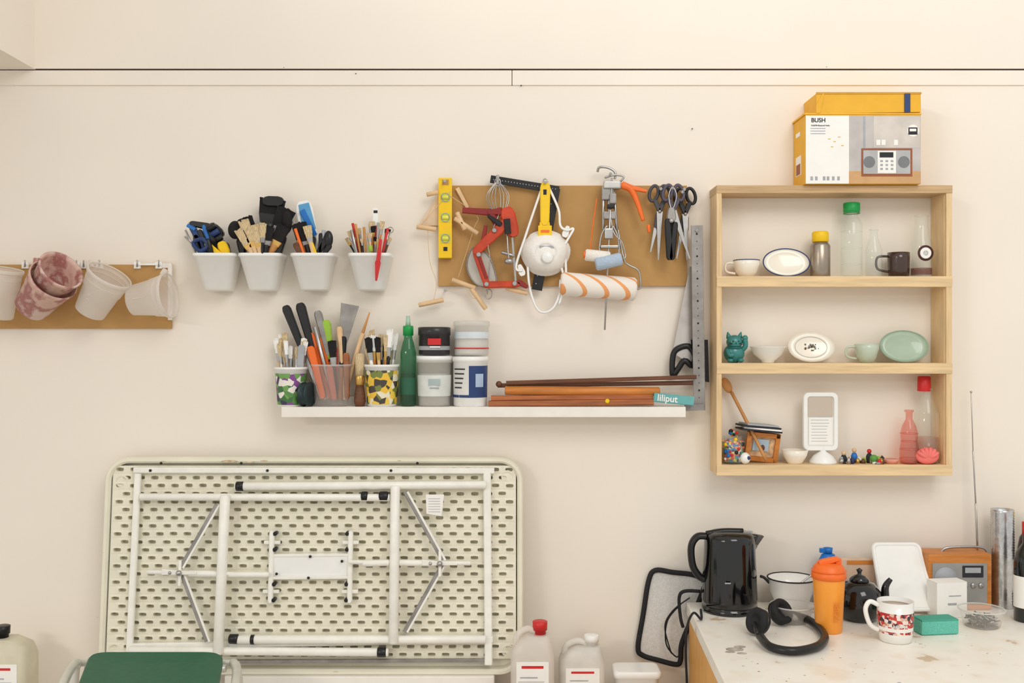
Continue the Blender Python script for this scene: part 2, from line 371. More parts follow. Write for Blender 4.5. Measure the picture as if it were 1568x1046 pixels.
def bin_(cx,seed,wt=66):
    b=B(); k=s(.06); zt=P(0,389,.06).z; cxm=P(cx,0,.06).x
    def r(w,dep,z,ra): return [V((x,y,z)) for x,y in rr(cxm,-.002-dep/2-(.105-dep)*.1,w*k,dep,ra)]
    b.loft([r(36,.06,zt-.104,.014),r(42,.068,zt-.105+.006,.018),r(62.5,.102,zt-.010,.02),r(wt,.105,zt-.009,.02),r(wt,.105,zt,.02),r(wt-4,.098,zt,.018),r(55,.09,zt-.02,.018),r(42,.066,zt-.09,.014)],WHITE)
    return b
b=bin_(333,1)
for q in ((318,395,293,345,7,NAVY),(325,395,305,352,6,BLACK),(335,395,322,343,9,BLACK),(340,395,330,350,6,NAVY),(345,392,335,360,6,STEEL),(310,395,300,360,8,BLACK),(330,395,312,345,5,BLUE),(352,395,345,372,7,BLACK)):
    b.slab(P(q[0],q[1],.06),P(q[2],q[3],.06),q[4]*s(.06),.012,q[5],q[4]*1.4*s(.06),True)
for q in ((300,388,284,352),(305,388,290,340),(312,390,283,362)): stick(b,*q,.05,1.6,STEEL)
b.slab(P(348,392,.075),P(338,370,.08),.026,.018,YEL,.028,True); b.slab(P(340,392,.09),P(315,372,.09),.013,.01,YEL,.016,True)
b.tube([P(296,372,.09),P(310,366,.1),P(318,376,.1),P(306,384,.1)],.006,NAVY,closed=True); b.tube([P(325,395,.09),P(322,380,.1),P(318,366,.1)],.007,BLACK)
for j in range(4): b.cyl(P(318+j*6,352+j*8,.07),P(330+j*5,344+j*9,.07),.009,[BLACK,NAVY][j%2])
b.slab(P(292,342,.055),P(324,348,.055),.016,.02,BLACK,.02,True); b.slab(P(288,345,.06),P(300,352,.06),.01,.02,BLUE)
b.slab(P(322,344,.055),P(340,362,.055),.028,.02,BLACK,.03,True)
b.done('tool_bin')
b=bin_(402,2)
brush(b,400,392,372,333,.06,24,BLACK,BLACK,BRISB,.42); brush(b,395,392,362,342,.08,20,BLACK,STEEL,BRISB,.4)
brush(b,405,392,418,304,.05,36,BLACK,BLACK,BRISB,.27); brush(b,410,392,440,318,.06,26,BLACK,DSTEEL,BRISB,.4)
brush(b,412,392,436,345,.09,18,WOOD,GOLD,BRISB,.5); brush(b,406,392,412,345,.1,14,BLACK,DSTEEL,BRISB,.5)
for q in ((392,388,372,336),(386,388,366,350),(398,388,392,342)): brush(b,*q,.1,13,WOODL,GOLD,BRIS,.66)
brush(b,402,388,403,340,.105,8,BLACK,DSTEEL,BRIS,.5)
b.sph(P(360,352,.07),(.02,.016,.026),BRISB); b.sph(P(440,340,.07),(.014,.012,.032),BRISB); b.slab(P(404,390,.09),P(386,362,.09),.02,.014,BLACK,.026,True)
b.slab(P(403,308,.055),P(434,309,.055),.03,.014,BLACK,.03,True)
b.slab(P(370,362,.05),P(372,390,.06),.03,.02,BLACK,.02,True); b.slab(P(424,392,.08),P(436,362,.08),.02,.016,BLACK,.016,True)
b.done('tool_bin')
b=bin_(481,3)
b.slab(P(478,390,.05),P(464,308,.045),.048,.006,WHITE,.048,True); b.slab(P(474,352,.053),P(465,312,.05),.038,.004,mat('blue_packet',(90,160,205),.3),.03); b.slab(P(483,360,.056),P(462,322,.056),.012,.006,BLUE,.016)
brush(b,470,392,457,340,.08,20,WOOD,GOLD,BRISB,.5); brush(b,474,392,466,350,.09,16,BLACK,DSTEEL,BRISB,.45)
for q in ((485,392,503,360,7),(490,392,492,357,5),(478,392,480,362,6),(494,392,506,374,6)): b.slab(P(q[0],q[1],.09),P(q[2],q[3],.09),q[4]*s(.09),.012,BLACK,q[4]*1.5*s(.09),True)
b.sph(P(503,366,.09),(.013,.01,.024),BLACK); stick(b,468,392,449,338,.07,1.5,STEEL); stick(b,466,392,452,350,.1,2.5,ORA)
brush(b,480,392,470,345,.1,10,WOODL,STEEL,BRIS,.4); stick(b,488,390,496,352,.09,3,GREY); stick(b,484,390,476,368,.1,2.4,YEL); b.slab(P(462,392,.1),P(452,372,.1),.014,.012,WOODD,.018,True)
b.done('tool_bin')
b=bin_(568,4,65)
cm=[WOOD,WOODD,WOODO,STEEL,WOODL,BLACK,RED,LIME,GREY]
for k_ in range(26):
    x=R(546,590); tx=x+(x-568)*R(.4,.8)+R(-3,3); ty=R(338,368); mm=cm[k_%len(cm)]
    if k_%3==0: stick(b,x,394,tx,ty,R(.04,.1),1.5,mm,2.2)
    else: brush(b,x,394,tx,ty,R(.04,.1),R(4,7),mm,STEEL if k_%2 else GOLD,BRIS if k_%4 else BRISB,.22,t=.008)
b.slab(P(575,390,.05),P(574,330,.05),.014,.006,WHITE,.016); b.bx(571,318,579,345,.05,.056,WHITE); b.bx(572,322,578,326,.056,.057,INK)
b.ring(P(598,352,.06),.008,.008,.0014,STEEL,n=12); stick(b,588,392,598,356,.06,1,STEEL)
b.slab(P(583,366,.108),P(579,400,.113),.008,.004,RED,.012,True); b.slab(P(579,398,.113),P(576,430,.108),.016,.003,RED,.006,True)
b.cyl(P(568,385,.1),P(567,376,.1),.006,LIME)
b.done('tool_bin')
# ------------------------------------------------------------ tool board
b=B(); b.bx(671,284,1052,438,0.0005,.012,MDF,.001)
for x,y in ((681,273),(762,268),(835,275),(935,262),(1012,285),(1030,284),(1048,286),(682,440),(1045,290),(1067,349)):
    b.cyl(P(x,y+4,.0),P(x,y+4,.065),.0025,STEEL); b.cyl(P(x,y+4,.065),P(x,y+4,.067),.0045,STEEL)
b.done('tool_board')
b=B(); b.bx(671,272,692,395,.018,.036,YEL,.003)
for y in (302,333,365):
    b.bx(675,y-7,689,y+7,.036,.0375,mat('lime_vial',(205,210,60),.2)); b.cyl(P(677,y,.038),P(687,y,.038),.006,mat('vial',(225,225,90),.1))
    b.ring(P(682,y,.038),.012,.012,.0013,GREY)
b.bx(677,275,687,283,.036,.0372,MDF); b.bx(679,378,685,384,.036,.0372,INK)
b.done('spirit_level')
b=B()
for x0,y0,x1,y1 in ((638,347,668,351),(653,298,671,294),(696,334,732,358),(641,467,679,459),(722,442,744,473),(692,428,728,441),(775,441,808,449),(700,325,712,352)): b.cyl(P(x0,y0,.04),P(x1,y1,.04),3.6*s(.04),WOODL)
b.poly([(671,298),(671,345),(640,346),(645,338)],.016,.003,mat('pale_cloth',(228,205,176),.9)); b.slab(P(700,288,.02),P(716,318,.02),.012,.006,WOODL,.01)
for pts in (((655,352),(658,400),(668,432),(664,460)),((670,300),(655,330),(655,348)),((690,300),(730,330),(725,352),(700,430)),((708,432),(722,455),(733,455)),((690,292),(640,350))):
    b.tube([P(x,y,.038) for x,y in pts],.0008,WOODL,5,6)
b.done('clay_cutting_wires')
b=B(); b.slab(P(751,274,.03),P(856,291,.03),.022,.003,BLACK); b.slab(P(850,288,.031),P(822,444,.031),.030,.003,BLACK)
for k_ in range(22): x=756+k_*4.5; b.sph(P(x,274+(x-751)*.155,.032),.0013,WHITE,6)
for k_ in range(12): b.sph(P(846-k_*2.3,300+k_*12.2,.033),.0014,WHITE,6)
b.done('carpenters_square')
b=B()
for w in (4,9,14,17): b.tube([P(762,276,.05),P(762-w,300,.05+w*.0008),P(764-w*.6,322,.05),P(766,328,.05),P(764+w*.6,322,.05),P(762+w,298,.05-w*.0005),P(762,276,.05)],.0013,STEEL,6,5)
b.cyl(P(762,268,.05),P(762,283,.05),.005,STEEL); b.ring(P(762,279,.05),.008,.011,.0016,STEEL)
b.tube([P(766,328,.05),P(775,350,.05),P(778,385,.055),P(780,400,.055)],.0025,STEEL); b.cyl(P(768,386,.05),P(788,392,.05),.005,STEEL); b.sph(P(779,400,.055),(.013,.008,.009),STEEL); b.tube([P(764,328,.06),P(748,372,.06),P(750,395,.06),P(746,450,.05)],.0014,STEEL)
b.done('wire_whisk')
# hacksaw: angular frame, pistol grip, blade
b=B()
b.slab(P(708,322,.045),P(752,325,.045),.016,.01,DRED,.020); b.slab(P(748,326,.045),P(768,324,.05),.014,.02,DRED,.024)
b.slab(P(774,318,.05),P(788,362,.05),.044,.022,REDO,.036,True); b.slab(P(776,335,.065),P(778,358,.065),.018,.008,BLACK,.018)
b.slab(P(778,338,.055),P(726,388,.055),.030,.014,REDO,.026,True); b.slab(P(752,328,.05),P(766,352,.05),.022,.012,DRED,.016); b.slab(P(744,345,.052),P(738,378,.052),.01,.008,DRED,.014)
b.slab(P(728,384,.053),P(745,434,.053),.020,.014,REDO,.020,True); b.slab(P(740,436,.053),P(796,435,.053),.020,.014,REDO,.018,True); b.slab(P(733,392,.062),P(745,426,.062),.008,.004,DRED,.008)
b.slab(P(784,358,.05),P(790,436,.05),.006,.002,STEEL); b.slab(P(792,430,.053),P(808,440,.053),.016,.014,DRED,.012,True)
for x,y in ((757,353),(733,390),(745,435),(788,434)): b.lathe(P(x,y,.058),[(4,0),(4,4),(3,5)],STEEL,.0018,(0,-1,0),12)
b.slab(P(747,330,.06),P(768,345,.06),.01,.01,BLACK,.016,True)
b.done('hacksaw')
b=B(); b.poly([(716,396),(724,378),(735,380),(750,394),(760,425),(757,437),(742,441),(726,432),(716,414)],.034,.004,mat('smoky_steel',(196,190,178),.25,metal=.4)); b.tube([P(x,y,.036) for x,y in ((716,396),(724,379),(735,381),(750,394),(760,425),(757,436),(742,440),(726,432),(716,414))],.002,DSTEEL,6,3,True); b.ring(P(748,450,.03),.01,.014,.0016,STEEL); b.done('clay_scraper_plate')
b=B(); b.slab(P(835,280,.05),P(834,345,.055),.030,.014,YEL,.026,True); b.slab(P(834,340,.055),P(834,372,.055),.028,.01,YEL,.044); b.ring(P(835,279,.052),.007,.01,.002,STEEL); b.bx(832,290,837,298,.057,.059,INK)
b.bx(824,345,845,367,.06,.065,YEL,.002); b.bx(828,352,841,356,.065,.066,ORA); b.bx(830,360,838,363,.065,.066,ORA); b.done('yellow_scraper')
# dust mask
b=B(); k=s(.05); c=P(835,389,.035)
rings=[]
for j,(rf,o) in enumerate(((1.06,0),(1.06,.004),(.98,.006),(.93,.02),(.8,.035),(.6,.047),(.42,.053),(.4,.05),(.38,.05),(.2,.054),(.02,.055))):
    rings.append([c+V((36*k*rf*math.cos(a)*(1+.06*math.sin(3*a)),-o,32*k*rf*math.sin(a)+(.006 if math.sin(a)>.8 and rf>.9 else 0))) for a in [2*math.pi*q/40 for q in range(40)]])
b.loft(rings,mat('mask_fabric',(240,236,228),.85,var=.03,scale=150,bump=.3))
b.lathe(P(838,394,.086),[(9,0),(9,4),(7,5.5),(0,6)],WHITE,k,(0.05,-1,0),20); b.ring(P(838,394,.092),.011,.011,.001,GREY); b.bx(826,376,848,380,.086,.087,GREY)
for x,y,dx in ((870,353,-1),(795,412,1)): b.slab(P(x,y-7,.045),P(x+6*dx,y+10,.045),.014,.004,WHITE,.02,True)
for pts in (((832,282),(822,310),(805,360),(790,408),(800,414)),((838,282),(855,320),(858,345),(868,352),(878,350),(872,362),(858,385)),((808,408),(812,445),(826,476),(848,470),(862,430),(860,410)),((866,395),(866,430),(856,466))):
    b.tube([P(x,y,.05) for x,y in pts],.0036,WHITE,6,6,flat=.3)
b.done('dust_mask')
# skeleton caulking gun + hook
b=B()
b.tube([P(915,263,.04),P(918,256,.045),P(932,257,.045),P(942,264,.045),P(941,274,.045)],.0036,STEEL,8,6)
b.tube([P(926,272,.05),P(940,268,.05),P(955,270,.05),P(950,278,.05)],.003,STEEL)
b.box(P(937,284,.05),(.05,.03,.022),STEEL,bev=.004); b.box(P(930,296,.05),(.034,.02,.04),DSTEEL,bev=.004); b.box(P(938,305,.052),(.02,.03,.03),DSTEEL,bev=.004)
for x in (924,932,940): b.cyl(P(x,292,.05),P(x+2-(932-x)*.3,352,.05),.0045,STEEL)
b.box(P(933,330,.05),(.036,.022,.022),DSTEEL,bev=.003); b.box(P(935,316,.06),(.02,.022,.012),BLACK,bev=.003)
b.tube([P(930,345,.06),P(921,360,.06),P(918,385,.06),P(922,412,.06)],.003,STEEL); b.tube([P(938,345,.06),P(946,362,.06),P(948,385,.06),P(944,408,.06)],.003,STEEL)
b.cyl(P(937,272,.06),P(926,505,.06),.0028,STEEL); b.box(P(933,378,.06),(.05,.02,.008),STEEL,bev=.002); b.box(P(932,358,.06),(.024,.02,.03),STEEL,bev=.003)
b.tube([P(952,283,.055),P(966,290,.055),P(976,310,.055),P(985,338,.055)],lambda t:.0115-.006*t,ORA,10,6,flat=.8)
b.slab(P(950,283,.055),P(990,293,.055),.018,.014,ORA,.008,True)
b.tube([P(914,303,.05),P(908,345,.05),P(903,390,.05)],.0018,ORA)
b.done('caulking_gun')
b=B()
b.cyl(P(858,434,.055),P(974,443,.055),18*s(.055),ROLL,seg=24); b.cyl(P(856,434,.055),P(860,434.3,.055),.012,WHITE)
b.tube([P(976,443,.055),P(981,438,.055),P(978,415,.055),P(962,405,.055),P(955,395,.055),P(944,340,.045)],.0028,STEEL,8,6)
b.done('paint_roller')
b=B(); b.cyl(P(912,405,.085),P(952,396,.085),10*s(.08),mat('pale_blue_roller',(175,192,210),.9,bump=.4,scale=200),seg=20); b.cyl(P(896,390,.075),P(934,394,.075),9*s(.08),mat('fluffy_white',(236,230,220),.95,bump=.4,scale=200),seg=20)
b.tube([P(953,396,.085),P(958,392,.085),P(952,370,.07),P(938,352,.06),P(934,300,.05)],.002,STEEL); b.cyl(P(893,390,.075),P(897,390,.075),.01,ORA)
b.done('mini_roller')
def scissors(cx,cy,l1,l2,d,hm,name='scissors'):
    b=B(); k=s(d); pv=P(cx,cy+36,d)
    for sg,(bx_,by_) in ((-1,l1),(1,l2)):
        b.ring(P(cx+sg*9,cy+8,d),6.5*k,12*k,.0048,hm,rot=-sg*.25)
        b.slab(P(cx+sg*7,cy+18,d),pv,.014,.008,hm,.012,True)
        e=P(bx_,by_,d+.003*sg); b.slab(pv+V((0,-.003*sg,0)),e,.018,.003,STEEL,.004)
        b.slab(pv,pv.lerp(e,.4),.020,.006,hm,.016,True)
    b.sph(pv+V((0,-.006,0)),.005,STEEL,10); b.done(name)
scissors(1010,288,(996,386),(1008,398),.045,mat('grey_handle',(70,68,72),.45))
scissors(1031,287,(1020,372),(1056,396),.062,mat('violet_grey_handle',(84,78,92),.45))
scissors(1049,292,(1036,396),(1052,398),.030,BLACK)
b=B()
b.slab(P(1022,335,.075),P(1026,398,.075),.018,.014,BLACK,.020,True); b.slab(P(1034,340,.075),P(1028,398,.075),.016,.014,BLACK,.018,True); b.slab(P(1028,318,.075),P(1028,340,.075),.022,.012,DSTEEL,.026,True); b.tube([P(1028,322,.075),P(1024,300,.07),P(1030,286,.065),P(1036,300,.07),P(1030,322,.075)],.0016,STEEL)
b.sph(P(1028,338,.083),.007,STEEL); b.cyl(P(993,344,.06),P(994,356,.06),.005,ORA)
b.done('pliers')
# saw, straight edge
LZ=P(0,623,.1).z
b=B(); d=.03
b.poly([(1056,408),(1063,408),(1066,530),(1062,560),(1030,540)],d,.0015,mat('saw_blade',(196,190,184),.3,metal=.6,var=.1))
b.tube([P(x,y,.034) for x,y in ((1036,535),(1054,530),(1064,545),(1060,560),(1048,552),(1038,565),(1030,574),(1030,548))],.0085,BLACK,8,5,closed=True,flat=.8)
b.poly([(1058,520),(1084,520),(1086,585),(1064,582)],.036,.012,BLACK)
b.done('hand_saw')
b=B(); b.slab(P(1067,345,.062),P(1071,628,.062),18*s(.06),.003,DSTEEL)
for k_ in range(24): b.sph(P(1067+k_*.17,358+k_*11.4,.064),.0028 if k_%3==0 else .0014,INK,8)
b.slab(P(1048,624,.068),P(1078,623,.068),.018,.003,DSTEEL)
b.done('steel_straightedge')
# ------------------------------------------------------------ white picture ledge
b=B(); xa=P(431,0,.1).x; xb=P(1050,0,.1).x
b.box(((xa+xb)/2,-.05,LZ-.008),(xb-xa,.099,.016),WHITEP,bev=.001); b.box(((xa+xb)/2,-.096,LZ-.014),(xb-xa,.009,.029),WHITEP,bev=.001); b.box(((xa+xb)/2,-.0065,LZ+.01),(xb-xa,.012,.03),WHITEP,bev=.001)
b.done('wall_ledge')
def on(z,px,d): v=P(px,0,d); v.z=z; return v
def tub(b,z,px,d,r0,r1,h,m,lip=1.5,wall=1.5,k=None):
    k=k or s(d)
    b.lathe(on(z,px,d),[(r0*.9,0),(r0,1),(r1,h-4),(r1+lip,h-3.5),(r1+lip,h),(r1-wall,h),(r0-wall,2),(0,2)],m,k)
b=B(); tub(b,LZ,446,.06,20,24,60,WHITE); b.lathe(on(LZ,446,.06),[(20.8,3),(24,50)],WRAP,s(.06),cap=False)
for k_ in range(16):
    x=R(432,458); brush(b,x,600,x+(x-446)*.9+R(-4,4),R(508,535),R(.04,.08),R(4,7),(WOODL,WHITE,GREY,WOOD)[k_%4],STEEL,(WHITE,BRIS)[k_%2],.28,t=.008)
b.slab(P(458,590,.08),P(462,528,.08),.014,.006,GREY,.02,True); b.done('brush_tub')
b=B(); b.lathe(on(LZ,470,.085)+V((0,0,19*s(.085))),[(8,-6),(19,-6),(19,-5),(17,-4),(17,4),(19,5),(19,6),(8,6)],mat('dark_teal_tape',(30,50,52),.4),s(.085),(1,-.35,0),28,cap=True); b.done('tape_roll')
b=B(); b.lathe(on(LZ,508,.055),[(0,0),(23,0),(25,1),(30,60),(31.5,60.5),(31.5,64),(30,64)],CLEARP,s(.055),cap=False); b.ring(on(LZ,508,.055)+V((0,0,63*s(.055))),31*s(.055),31*s(.055),.002,CLEARP,nrm=(0,0,1))
for q in ((500,610,459,464,10,BLACK),(493,610,437,468,9,BLACK),(510,610,494,515,8,ORA),(505,610,476,510,8,ORA),(514,610,499,490,9,LIME),(520,610,486,476,8,DSTEEL),(522,610,526,515,7,BLACK),(516,610,512,530,6,RED),(498,612,503,530,6,BLACK),(528,612,520,500,6,WOODL)):
    a=P(q[0],q[1],.055); c=P(q[2],q[3],.05); m_=a.lerp(c,.5)
    b.slab(a,m_,q[4]*.7*s(.05),.006,STEEL if q[5]==BLACK else q[5]); b.slab(m_,c,q[4]*1.1*s(.05),.016,q[5],q[4]*1.5*s(.05),True)
b.slab(P(520,612,.06),P(526,520,.05),.012,.01,WOODB); b.slab(P(525,525,.05),P(536,466,.05),.024,.003,DSTEEL,.052)
stick(b,525,610,556,510,.045,4,WOODL,4); stick(b,552,520,566,478,.045,3,WOOD,1); stick(b,510,610,482,500,.07,3,STEEL)
b.slab(P(495,610,.07),P(475,530,.07),.016,.012,ORA,.022,True); b.slab(P(532,610,.06),P(530,540,.06),.014,.012,WOODB,.018,True); brush(b,515,610,508,520,.07,10,BLACK,STEEL,BRISB,.3); b.slab(P(512,612,.075),P(504,560,.075),.016,.012,mat('pinkish_handle',(190,100,80),.5),.02,True)
b.done('tool_tub')
b=B(); k=s(.06); b.lathe(on(LZ,551,.07),[(7,0),(9,8),(8,20),(6,32)],WOODD,k); b.lathe(on(LZ,551,.07),[(6,32),(7,34),(7.5,46),(7,47)],GOLD,k); b.lathe(on(LZ,551,.07),[(6.5,47),(7,60),(7.5,78),(5,81)],BRIS,k); b.done('stencil_brush')
b=B(); tub(b,LZ,585,.06,22,26,64,WHITE); b.lathe(on(LZ,585,.06),[(22.9,4),(26,55)],WRAPY,s(.06),cap=False)
for k_ in range(17):
    x=R(572,598); brush(b,x,598,x+(x-585)*.9+R(-3,3),R(502,530),R(.04,.08),R(5,9),(WOODO,BLACK,WOODL,WHITE)[k_%4],(GOLD,STEEL)[k_%2],(BRIS,WHITE,BRISB)[k_%3],.3,t=.009)
b.done('brush_tub')
b=B(); k=s(.06); b.lathe(on(LZ,625,.06),[(0,0),(11,0),(12,2),(12,82),(9,96),(6.5,103),(6.5,110)],GLASSG,k,cap=False); b.lathe(on(LZ,625,.06),[(8,108),(8,122),(7,123),(0,123)],GCAP,k); b.lathe(on(LZ,625,.06),[(4,123),(3.5,130),(3,138)],mat('pale_green_nozzle',(170,200,180),.4),k); b.lathe(on(LZ,625,.06),[(12.2,18),(12.3,44)],mat('dark_green_label',(70,130,100),.5,clear=.3),k,cap=False); b.lathe(on(LZ,625,.06),[(0,2),(11,2),(11,50),(0,50)],thin('green_liquid',(130,190,160)),k); b.done('green_bottle')
b=B(); tub(b,LZ,665,.055,24,26,70,TRAN2,2); b.lathe(on(LZ,665,.055),[(0,3),(22,3),(24,50),(0,52)],WHITE,k); b.lathe(on(LZ,665,.055),[(0,70),(28,70),(28,77),(0,77)],WHITE,k); b.lathe(on(LZ,665,.055),[(25.2,16),(26.2,48)],mat('faded_label',(218,221,215),.5),k,cap=False)
b.bx(656,580,674,590,.1,.1035,mat('faded_print',(170,185,185),.6)); b.bx(658,593,672,595,.1,.1033,GREY)
b.done('plastic_paint_tub')
b=B(); z=LZ+78*k; b.lathe(on(z,665,.055),[(0,0),(23,0),(24,3),(24,30),(25,31),(25,42),(23,43),(0,43)],mat('dark_jar',(45,42,44),.3),k); b.lathe(on(z,665,.055),[(24.6,8),(24.6,14)],GREY,k,cap=False); b.bx(655,518,675,528,.1,.1035,RED); b.bx(658,530,674,532,.1,.1033,PAPER); b.done('paint_jar')
b=B(); b.lathe(on(LZ,720,.055),[(0,0),(24,0),(25.5,2),(26.5,68),(28,69),(28,76),(0,77)],WHITE,k)
def wrapped(cx,r0,slope,a0,a1,z0_,z1_,m):
    i_=b.mi(m); o_=on(LZ,cx,.055); n=10
    vs=[[b.bm.verts.new(o_+V(((r0+zz*slope)*k*math.cos(math.radians(a0+(a1-a0)*j/n)),(r0+zz*slope)*k*math.sin(math.radians(a0+(a1-a0)*j/n)),zz*k))) for j in range(n+1)] for zz in (z0_,z1_)]
    for j in range(n): f=b.bm.faces.new((vs[0][j],vs[0][j+1],vs[1][j+1],vs[1][j])); f.material_index=i_; f.smooth=True
wrapped(720,25.9,.014,-92,30,14,62,NAVY); wrapped(720,25.9,.014,-180,30,14,18,NAVY); wrapped(720,26.2,.014,-70,-40,30,50,mat('pale_blue_print',(170,190,215),.5))
for q in range(5): wrapped(720,26.1,.014,-150,-105-q*3,56-q*7,58-q*7,INK)
b.done('plastic_paint_tub')
b=B(); z=LZ+77.5*k; b.lathe(on(z,722,.055),[(0,0),(25,0),(26,2),(26.5,44),(28,45),(28,52),(25,53),(0,53)],TRAN2,k); b.lathe(on(z,722,.055),[(0,3),(24,3),(24,30),(0,30)],WHITE,k); b.lathe(on(z,722,.055),[(26.8,26),(26.8,36)],mat('label_blue_pale',(212,220,224),.5),k,cap=False); b.lathe(on(z,722,.055),[(26.8,10),(26.8,12)],RED,k,cap=False); b.done('plastic_paint_tub')
b=B()
def bar(x0,y0,x1,y1,h,t,d,m): b.slab(P(x0,y0,d),P(x1,y1,d),h*s(d),t,m)
bar(748,618,1000,615.5,9,.03,.075,WOODB); bar(752,609.5,999,607.5,8,.03,.066,mat('wood_red_brown',(176,104,60),.5,var=.3,scale=10,stretch=(1,4,12))); b.done('wooden_batten')
b=B(); b.cyl(P(773,597.5,.07),P(1010,599.5,.07),7*s(.07),WOODO); b.done('wooden_dowel')
b=B(); bar(762,590,1062,586,6.5,.014,.055,WOODD); bar(775,586,1066,577,6,.014,.075,WOODD); b.sph(P(764,588,.065),.009,WOODD); b.done('wooden_stick')
b=B(); b.slab(P(1001,608,.085),P(1062,614,.085),.026,.012,mat('teal_packet',(105,172,172),.4)); o=b.done('teal_packet')
text(o,'liliput',P(1006,613,.0925),.026,PAPER,.1)
b=B(); b.lathe(P(930,614,.0912),[(4,0),(2,.3)],YEL,s(.09),(0,-1,0),8); b.done('yellow_sticker')
# ------------------------------------------------------------ pine shelf unit
DF=.103; xl=P(1098,0,DF).x; xr=P(1458,0,DF).x
zt=P(0,283,DF).z; zs=[P(0,y,DF).z for y in (423,556,712)]; zbm=P(0,727,DF).z
th=.016
b=B()
for x in (xl+th/2,xr-th/2-.002): b.box((x,-(DF-.012)/2-.0005,(zt+zbm)/2),(th,DF-.013,zt-zbm-.002),PINEV,bev=.001)
b.box((xl+.006,-DF+.007,(zt+zbm)/2),(.014,.012,zt-zbm-.01),PINEV,bev=.001); b.box((xr-.008,-DF+.007,(zt+zbm)/2),(.016,.012,zt-zbm-.01),PINEV,bev=.001)
b.box(((xl+xr)/2,-DF/2-.0005,zt-.012),(xr-xl+.002,DF,.022),PLY,bev=.001)
for z in zs:
    b.box(((xl+xr)/2,-(DF-.014)/2-.0005,z-.009),(xr-xl-.004,DF-.014,.018),PINE); b.box(((xl+xr)/2,-DF+.006,z-.0145),(xr-xl+.002,.014,.03),PINE,bev=.0015)
b.done('pine_shelf_unit')
z1_,z2_,z3_=zs
k=s(.055)
def handle(b,c,r,h,side,m,t=.0035):
    b.tube([c+V((side*r*.95,0,h*.85)),c+V((side*(r+h*.42),0,h*.8)),c+V((side*(r+h*.42),0,h*.35)),c+V((side*r*.85,0,h*.22))],t,m,8,5)
def cup(name,z,px,d,r0,r1,h,m,side,rim=None,k=k,axis=(0,0,1)):
    b=B(); c=on(z,px,d)
    b.lathe(c,[(r0*.8,0),(r0,1),(r0+(r1-r0)*.6,h*.3),(r1,h*.75),(r1,h),(r1-1.2,h),(r1-1.4,h*.75),(r0*.8,2),(0,2)],m,k)
    if rim: b.ring(c+V((0,0,h*k)),(r1-.5)*k,(r1-.5)*k,.0016,rim,nrm=(0,0,1))
    if side: handle(b,c,r1*k,h*k,side,m)
    return b
cup('',z1_,1143,.055,11,20,26,CERA,-1,NAVY).done('enamel_cup')
def plate(name,z,px,d,r,m,rim=None,tilt=14,ov=1.45,deco=None):
    "oval platter leaning against the wall, long axis horizontal"
    b=B(); t=math.radians(tilt); ax=V((0,-math.cos(t),math.sin(t))).normalized()
    c=on(z,px,d); c.z+=r*k*.97; up=V((0,math.sin(t),math.cos(t)))
    prof=[(0,0),(r*.62,0),(r*.7,1),(r,4),(r,5.2),(r*.72,3),(r*.6,2),(0,2)]
    def pt(rad,h,a): return c+V((rad*ov*k*math.cos(a),0,0))+up*(rad*k*math.sin(a))+ax*(h*k)
    N_=48; b.loft([[pt(max(q,.01),h,2*math.pi*j/N_) for j in range(N_)] for q,h in prof],m)
    if rim: b.tube([pt(r-.3,4.8,2*math.pi*j/N_) for j in range(N_)],.0017,rim,8,1,True)
    if deco:
        b.tube([pt(r*.68,3.2,2*math.pi*j/N_) for j in range(N_)],.0005,GREY,5,1,True)
        for j in range(26):
            a=R(0,6.28); q=pt(R(0,8),2.3,a); b.lathe(q,[(R(.8,2),0),(.1,.3)],deco[j%len(deco)],k,ax,7)
    b.done(name)
plate('enamel_plate',z1_,1203,.045,22.5,CERA,NAVY,16,1.6)
b=B(); b.lathe(on(z1_,1256,.055),[(0,0),(14,0),(15,2),(15,48),(11,54),(0,55)],mat('brushed_flask',(165,152,138),.3,metal=.8),k); b.lathe(on(z1_,1256,.055),[(11,54),(12.5,55),(12.5,68),(11,70),(0,70)],YEL,k); b.done('steel_flask')
def bottle(z,px,d,R_,H,neck,shoulder,m,nh=12,k=k):
    b=B(); b.lathe(on(z,px,d),[(0,0),(R_*.9,0),(R_,2),(R_,shoulder),(R_*.8,shoulder+8),(neck,H-nh),(neck,H-2),(neck+1,H-1),(neck+1,H)],m,k,seg=32,cap=False)
    b.ring(on(z,px,d)+V((0,0,H*k)),neck*k,neck*k,.001,m,nrm=(0,0,1)); b.lathe(on(z,px,d),[(0,1),(R_*.85,1),(R_*.9,3),(0,3)],m,k)
    return b
b=bottle(z1_,1304,.055,16,104,10,80,GLASS); b.lathe(on(z1_,1304,.055),[(12,100),(12.5,101),(12.5,113),(11,114),(0,114)],GCAP,k); b.ring(on(z1_,1304,.055)+V((0,0,98*k)),12*k,12*k,.0015,GCAP,nrm=(0,0,1))
for h in (20,45,70): b.ring(on(z1_,1304,.055)+V((0,0,h*k)),15.8*k,15.8*k,.0008,GLASS,nrm=(0,0,1))
b.done('glass_bottle')
bottle(z1_,1338,.055,12.5,73,6,42,GLASS).done('milk_bottle')
cup('',z1_,1376,.055,15,16.5,38,mat('brown_glaze',(62,42,36),.2,coat=.5),-1).done('brown_mug')
b=bottle(z1_,1411,.055,15,94,9.5,52,GLASS)
o_=on(z1_,1411,.055)
b.lathe(o_+V((0,-15.2*k,36*k)),[(0,0),(12,0),(12,.6),(0,.7)],mat('dark_brown_print',(80,46,44),.5),k,(0,-1,0),24); b.lathe(o_+V((0,-15.8*k,36*k)),[(7.5,0),(8.5,.0),(8.5,.4),(7.5,.4)],PAPER,k,(0,-1,0),24); b.lathe(o_+V((0,-15.8*k,36*k)),[(0,0),(4,.0),(4,.4)],PAPER,k,(0,-1,0),24)
